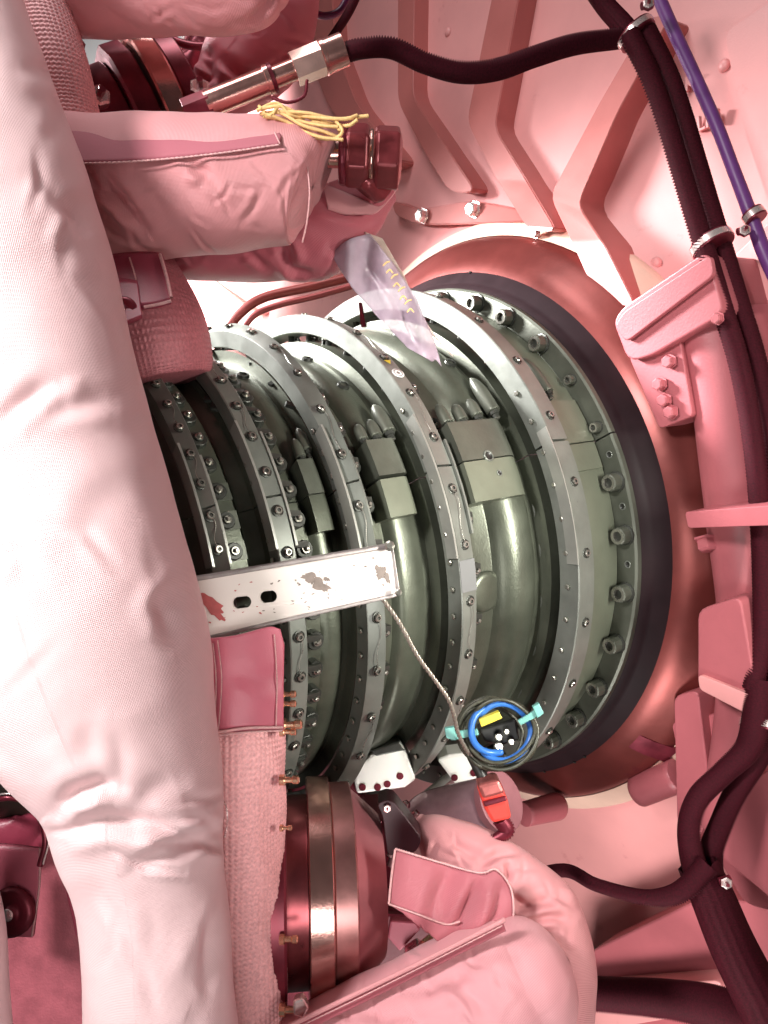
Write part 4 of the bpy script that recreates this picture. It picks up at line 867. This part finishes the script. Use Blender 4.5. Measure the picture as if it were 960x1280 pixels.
lg = empty('lug_plate', P(500, 1040, .7), 'black triangular lug plate beside the polished flange cylinder', 'lug plate')
part('plate', me, lg, .003); bolt_on('lug_pin', hexs, lg, P(484, 1010, .698), (0, -1, .1), .3)

# ---------------------------------------------------------------- polished flanged cylinder, bottom centre
fl = empty('flanged_cylinder', P(410, 1110, .64), 'polished rosy flanged cylinder standing on edge at the bottom, right of the knit blanket', 'flanged cylinder')
R0 = .0955
for nm, prof, mm in (('rear_plate', [(-.07, .02), (-.07, .099), (-.020, .101), (-.018, .099), (-.018, .03)], CRIM), ('rear_step', [(-.018, .03), (-.018, .080), (-.0005, .080), (-.0005, .03)], mat('dark_rose_steel', (.30, .07, .08), .8, .3, .3, 25)),
                     ('polished_band', [(0, .05), (0, R0 - .001), (.001, R0), (.019, R0), (.020, R0 - .001), (.020, .05)], COPM),
                     ('middle_band', [(.0205, .05), (.0205, .0885), (.0215, .0895), (.0385, .0895), (.0395, .0885), (.0395, .05)], mat('rosy_brushed_steel', (.52, .24, .23), .85, .33, .2, 30)),
                     ('tapered_end', [(.040, .05), (.040, .084), (.064, .062), (.066, .060), (.066, .02)], mat('rose_satin_steel', (.45, .15, .17), .55, .42, .15, 20))):
    split_o(part(nm, px_lathe(nm, 384, 1110, .72, (1.0, .12, .01), prof, mm, 96), fl))
me = prism('foot_scrap', px_poly([(366, 1252), (378, 1248), (386, 1262), (380, 1275), (366, 1270)], .60), (0, .01, 0), STEELW)
part('drain_tab', me, fl, .002)

# ---------------------------------------------------------------- lower padded sleeves
V, D, U = sweep(px_path([(524, 1034, .74, 14), (548, 1048, .73, 30), (590, 1078, .72, 44), (640, 1114, .71, 50), (676, 1152, .70, 54), (690, 1205, .69, 54), (680, 1262, .68, 62), (640, 1330, .68, 80)]), 200, 130, ('round', None))
V = lumps(V, D, .0018, 45, 31)
V = creases(V, D, rand_creases(540, 1040, 740, 1200, 26, 45, 4, .0016, 40, 23, .6) + [([(596, 1084), (622, 1068), (646, 1066)], 5, .005), ([(634, 1080), (636, 1094), (632, 1104)], 4, .005), ([(640, 1140), (665, 1132), (700, 1120)], 7, .005), ([(650, 1152), (690, 1145), (712, 1150)], 5, .005), ([(640, 1120), (652, 1132), (664, 1134)], 5, .006), ([(560, 1044), (580, 1062), (610, 1076)], 6, .003)])
solid('padded_sleeve', mesh_from('padded_sleeve', V.reshape(-1, 3), grid_faces(V.shape[0], 130, True), BLK_P, True, U.reshape(-1, 2)), 'pink padded sleeve bending down from under the red connector at the bottom', 'padded sleeve')
ls = empty('seamed_sleeve', P(520, 1260, .60), 'big pale pink padded sleeve with raised seam rising from the bottom edge, bottom centre', 'padded sleeve')
V, D, U = sweep(px_path([(330, 1405, .62, 104), (430, 1354, .62, 102), (520, 1306, .62, 98), (600, 1262, .62, 94), (644, 1236, .62, 84), (662, 1226, .62, 74)]), 200, 130, (None, 'round'))
V = lumps(V, D, .0020, 40, 33)
V = creases(V, D, rand_creases(400, 1180, 720, 1280, 32, 50, 4.5, .0014, 60, 25, .6) + [([(555, 1215), (590, 1245), (610, 1270)], 9, .004), ([(450, 1262), (480, 1272), (520, 1262)], 10, .003), ([(680, 1160), (702, 1180), (716, 1210)], 6, .004), ([(520, 1240), (560, 1230), (590, 1212)], 8, .003)])
part('sleeve_body', mesh_from('sleeve_body', V.reshape(-1, 3), grid_faces(V.shape[0], 130, True), mat('pale_pink_cloth', (.72, .32, .35), 0, .42, .04, 6, .15, 240, weave=330, sheen=.15), True, U.reshape(-1, 2)), ls)
sd = lambda x, y: .600
patch('seam_flap', [[(360, 1283), (450, 1240), (540, 1196), (628, 1150)], [(364, 1296), (454, 1252), (544, 1207), (632, 1162)]], lambda x, y: .592, BLK_D, .004, root=ls, nseg=60)
me = tube_mesh('seam_piping', [(360, 1283, .588, 3.0), (450, 1240, .588, 3.0), (540, 1196, .588, 3.0), (630, 1150, .588, 3.0)], BLK_P, 120, 12, ('round', 'round')); part('seam_piping', me, ls)
stitch([(362, 1289), (452, 1246), (542, 1201), (628, 1157)], .587, ls, .7)
fp = patch('cloth_flap', [[(494, 1062), (520, 1070), (560, 1082), (600, 1092), (620, 1088), (636, 1108)], [(490, 1090), (520, 1096), (560, 1106), (600, 1114), (626, 1112), (640, 1130)], [(486, 1130), (520, 1142), (556, 1156), (590, 1162), (616, 1160), (640, 1158)], [(520, 1150), (540, 1170), (560, 1185), (585, 1180), (610, 1172), (636, 1166)]], lambda x, y: .655 - .0002 * (y - 1060) + .004 * math.sin(x * .07), mat('flap_cloth2', (.48, .14, .17), 0, .42, .06, 9, .15, 240, weave=330), .003, nseg=70, cr=[([(600, 1096), (585, 1130), (570, 1165)], 8, .006), ([(560, 1090), (545, 1120), (535, 1150)], 9, .004), ([(625, 1110), (618, 1140), (605, 1165)], 6, .005)])
tag(fp, 'loose pink cloth flap with a sewn hem, right of the polished flanged cylinder', 'cloth flap')
for pts in ([(494, 1061), (520, 1069), (560, 1081), (600, 1091), (620, 1087), (638, 1109), (642, 1140), (638, 1158)], [(486, 1130), (520, 1142), (556, 1155), (575, 1152)], [(494, 1062), (490, 1090), (486, 1130)]):
    me = tube_mesh('hem', [(x, y, .655 - .0002 * (y - 1060) + .004 * math.sin(x * .07) - .003, 1.4) for x, y in pts], THREAD, 120, 6, braid=.0003); o = part('hem', me, fp)
# dark recess clutter below the flap
rb = empty('junction_block', P(540, 1190, .80), 'dark crimson block with brassy nut in the hollow under the cloth flap', 'block')
part('block_body', prism('block_body', px_poly([(470, 1140), (600, 1150), (640, 1230), (470, 1290)], .84), (0, .06, 0), FRAME2), rb, .004)
part('block_tag', prism('block_tag', px_poly([(488, 1150), (520, 1152), (526, 1162), (500, 1190), (484, 1172)], .80), (0, .01, 0), LEATHER), rb, .002)
bolt_on('brass_nut', lathe_local([(0, .012), (.010, .012), (.013, .008), (.013, .0003)], 6, [GOLD], None, False), rb, P(536, 1182, .79), (.2, -1, .6), .8)
part('block_arm', prism('block_arm', px_poly([(505, 1196), (522, 1184), (538, 1200), (524, 1210)], .79), (0, .02, 0), STEELW), rb, .002)
gb = empty('backing_block', P(410, 1100, .95), 'added dark crimson backing block filling the shaded gap behind the polished flanged cylinder', 'block')
part('backing_body', prism('backing_body', px_poly(rounded([(330, 930), (425, 945), (452, 1000), (500, 1050), (520, 1300), (330, 1300)], 10), .93), (0, .15, 0), CRIM), gb, .004)  # added dark backing; keeps the bright wall from showing through the gap
# red-pink base casting under everything at the bottom right
bc = empty('base_casting', P(800, 1180, .95), 'red-pink base casting at the lower right behind the cables', 'casting')
part('base_slab', prism('base_slab', [PL(x, y, .30) for x, y in rounded([(735, 1190), (880, 1120), (960, 1130), (1010, 1290), (720, 1300)], 12)], AX * .05, FRAME), bc, .006)
part('base_rib', prism('base_rib', [PL(x, y, .27) for x, y in rounded([(740, 1235), (900, 1225), (905, 1262), (740, 1290)], 8)], AX * .04, BELL), bc, .005)

# ---------------------------------------------------------------- small fittings added late
# lockwire between neighbouring ring nuts
for ri in (0, 1, 2, 3):
    sl, rl, sr, rr, pitch, t00 = NB[ri]; sm, rm = (sl + sr) / 2, (rl + rr) / 2 + .0022
    for k in range(0, 15, 2):
        ta, tb = t00 - k * pitch, t00 - (k + 1) * pitch
        if tb < -50 or tb < TS < ta: continue
        pts = []
        for q in np.linspace(0, 1, 7):
            v = Q(sm + .0022 * math.sin(q * math.pi * 2) , rm + .0006 * math.sin(q * 9), ta + (tb - ta) * q); pts.append((v.x, v.y, v.z, .0003))
        o = link('lockwire', tube_mesh('lockwire', pts, NUT, 12, 5, world=True), rings[ri][0] if ta > TS else rings[ri][1])
# cast pads and fasteners on the pink housing
dome = lathe_local([(0, .010), (.002, .0095), (.0045, .006), (.0052, .0003)], 16, [BELL], None, True, 'casting_boss')
for x, y, k in ((905, 82, .7), (880, 130, .6), (700, 60, .8), (560, 40, .7), (470, 60, .7), (640, 190, .5), (820, 330, .8), (540, 200, .5)):
    bolt_on('casting_boss', dome, bell, PL(x, y, surfS(x, y) - .001), -AX, k)
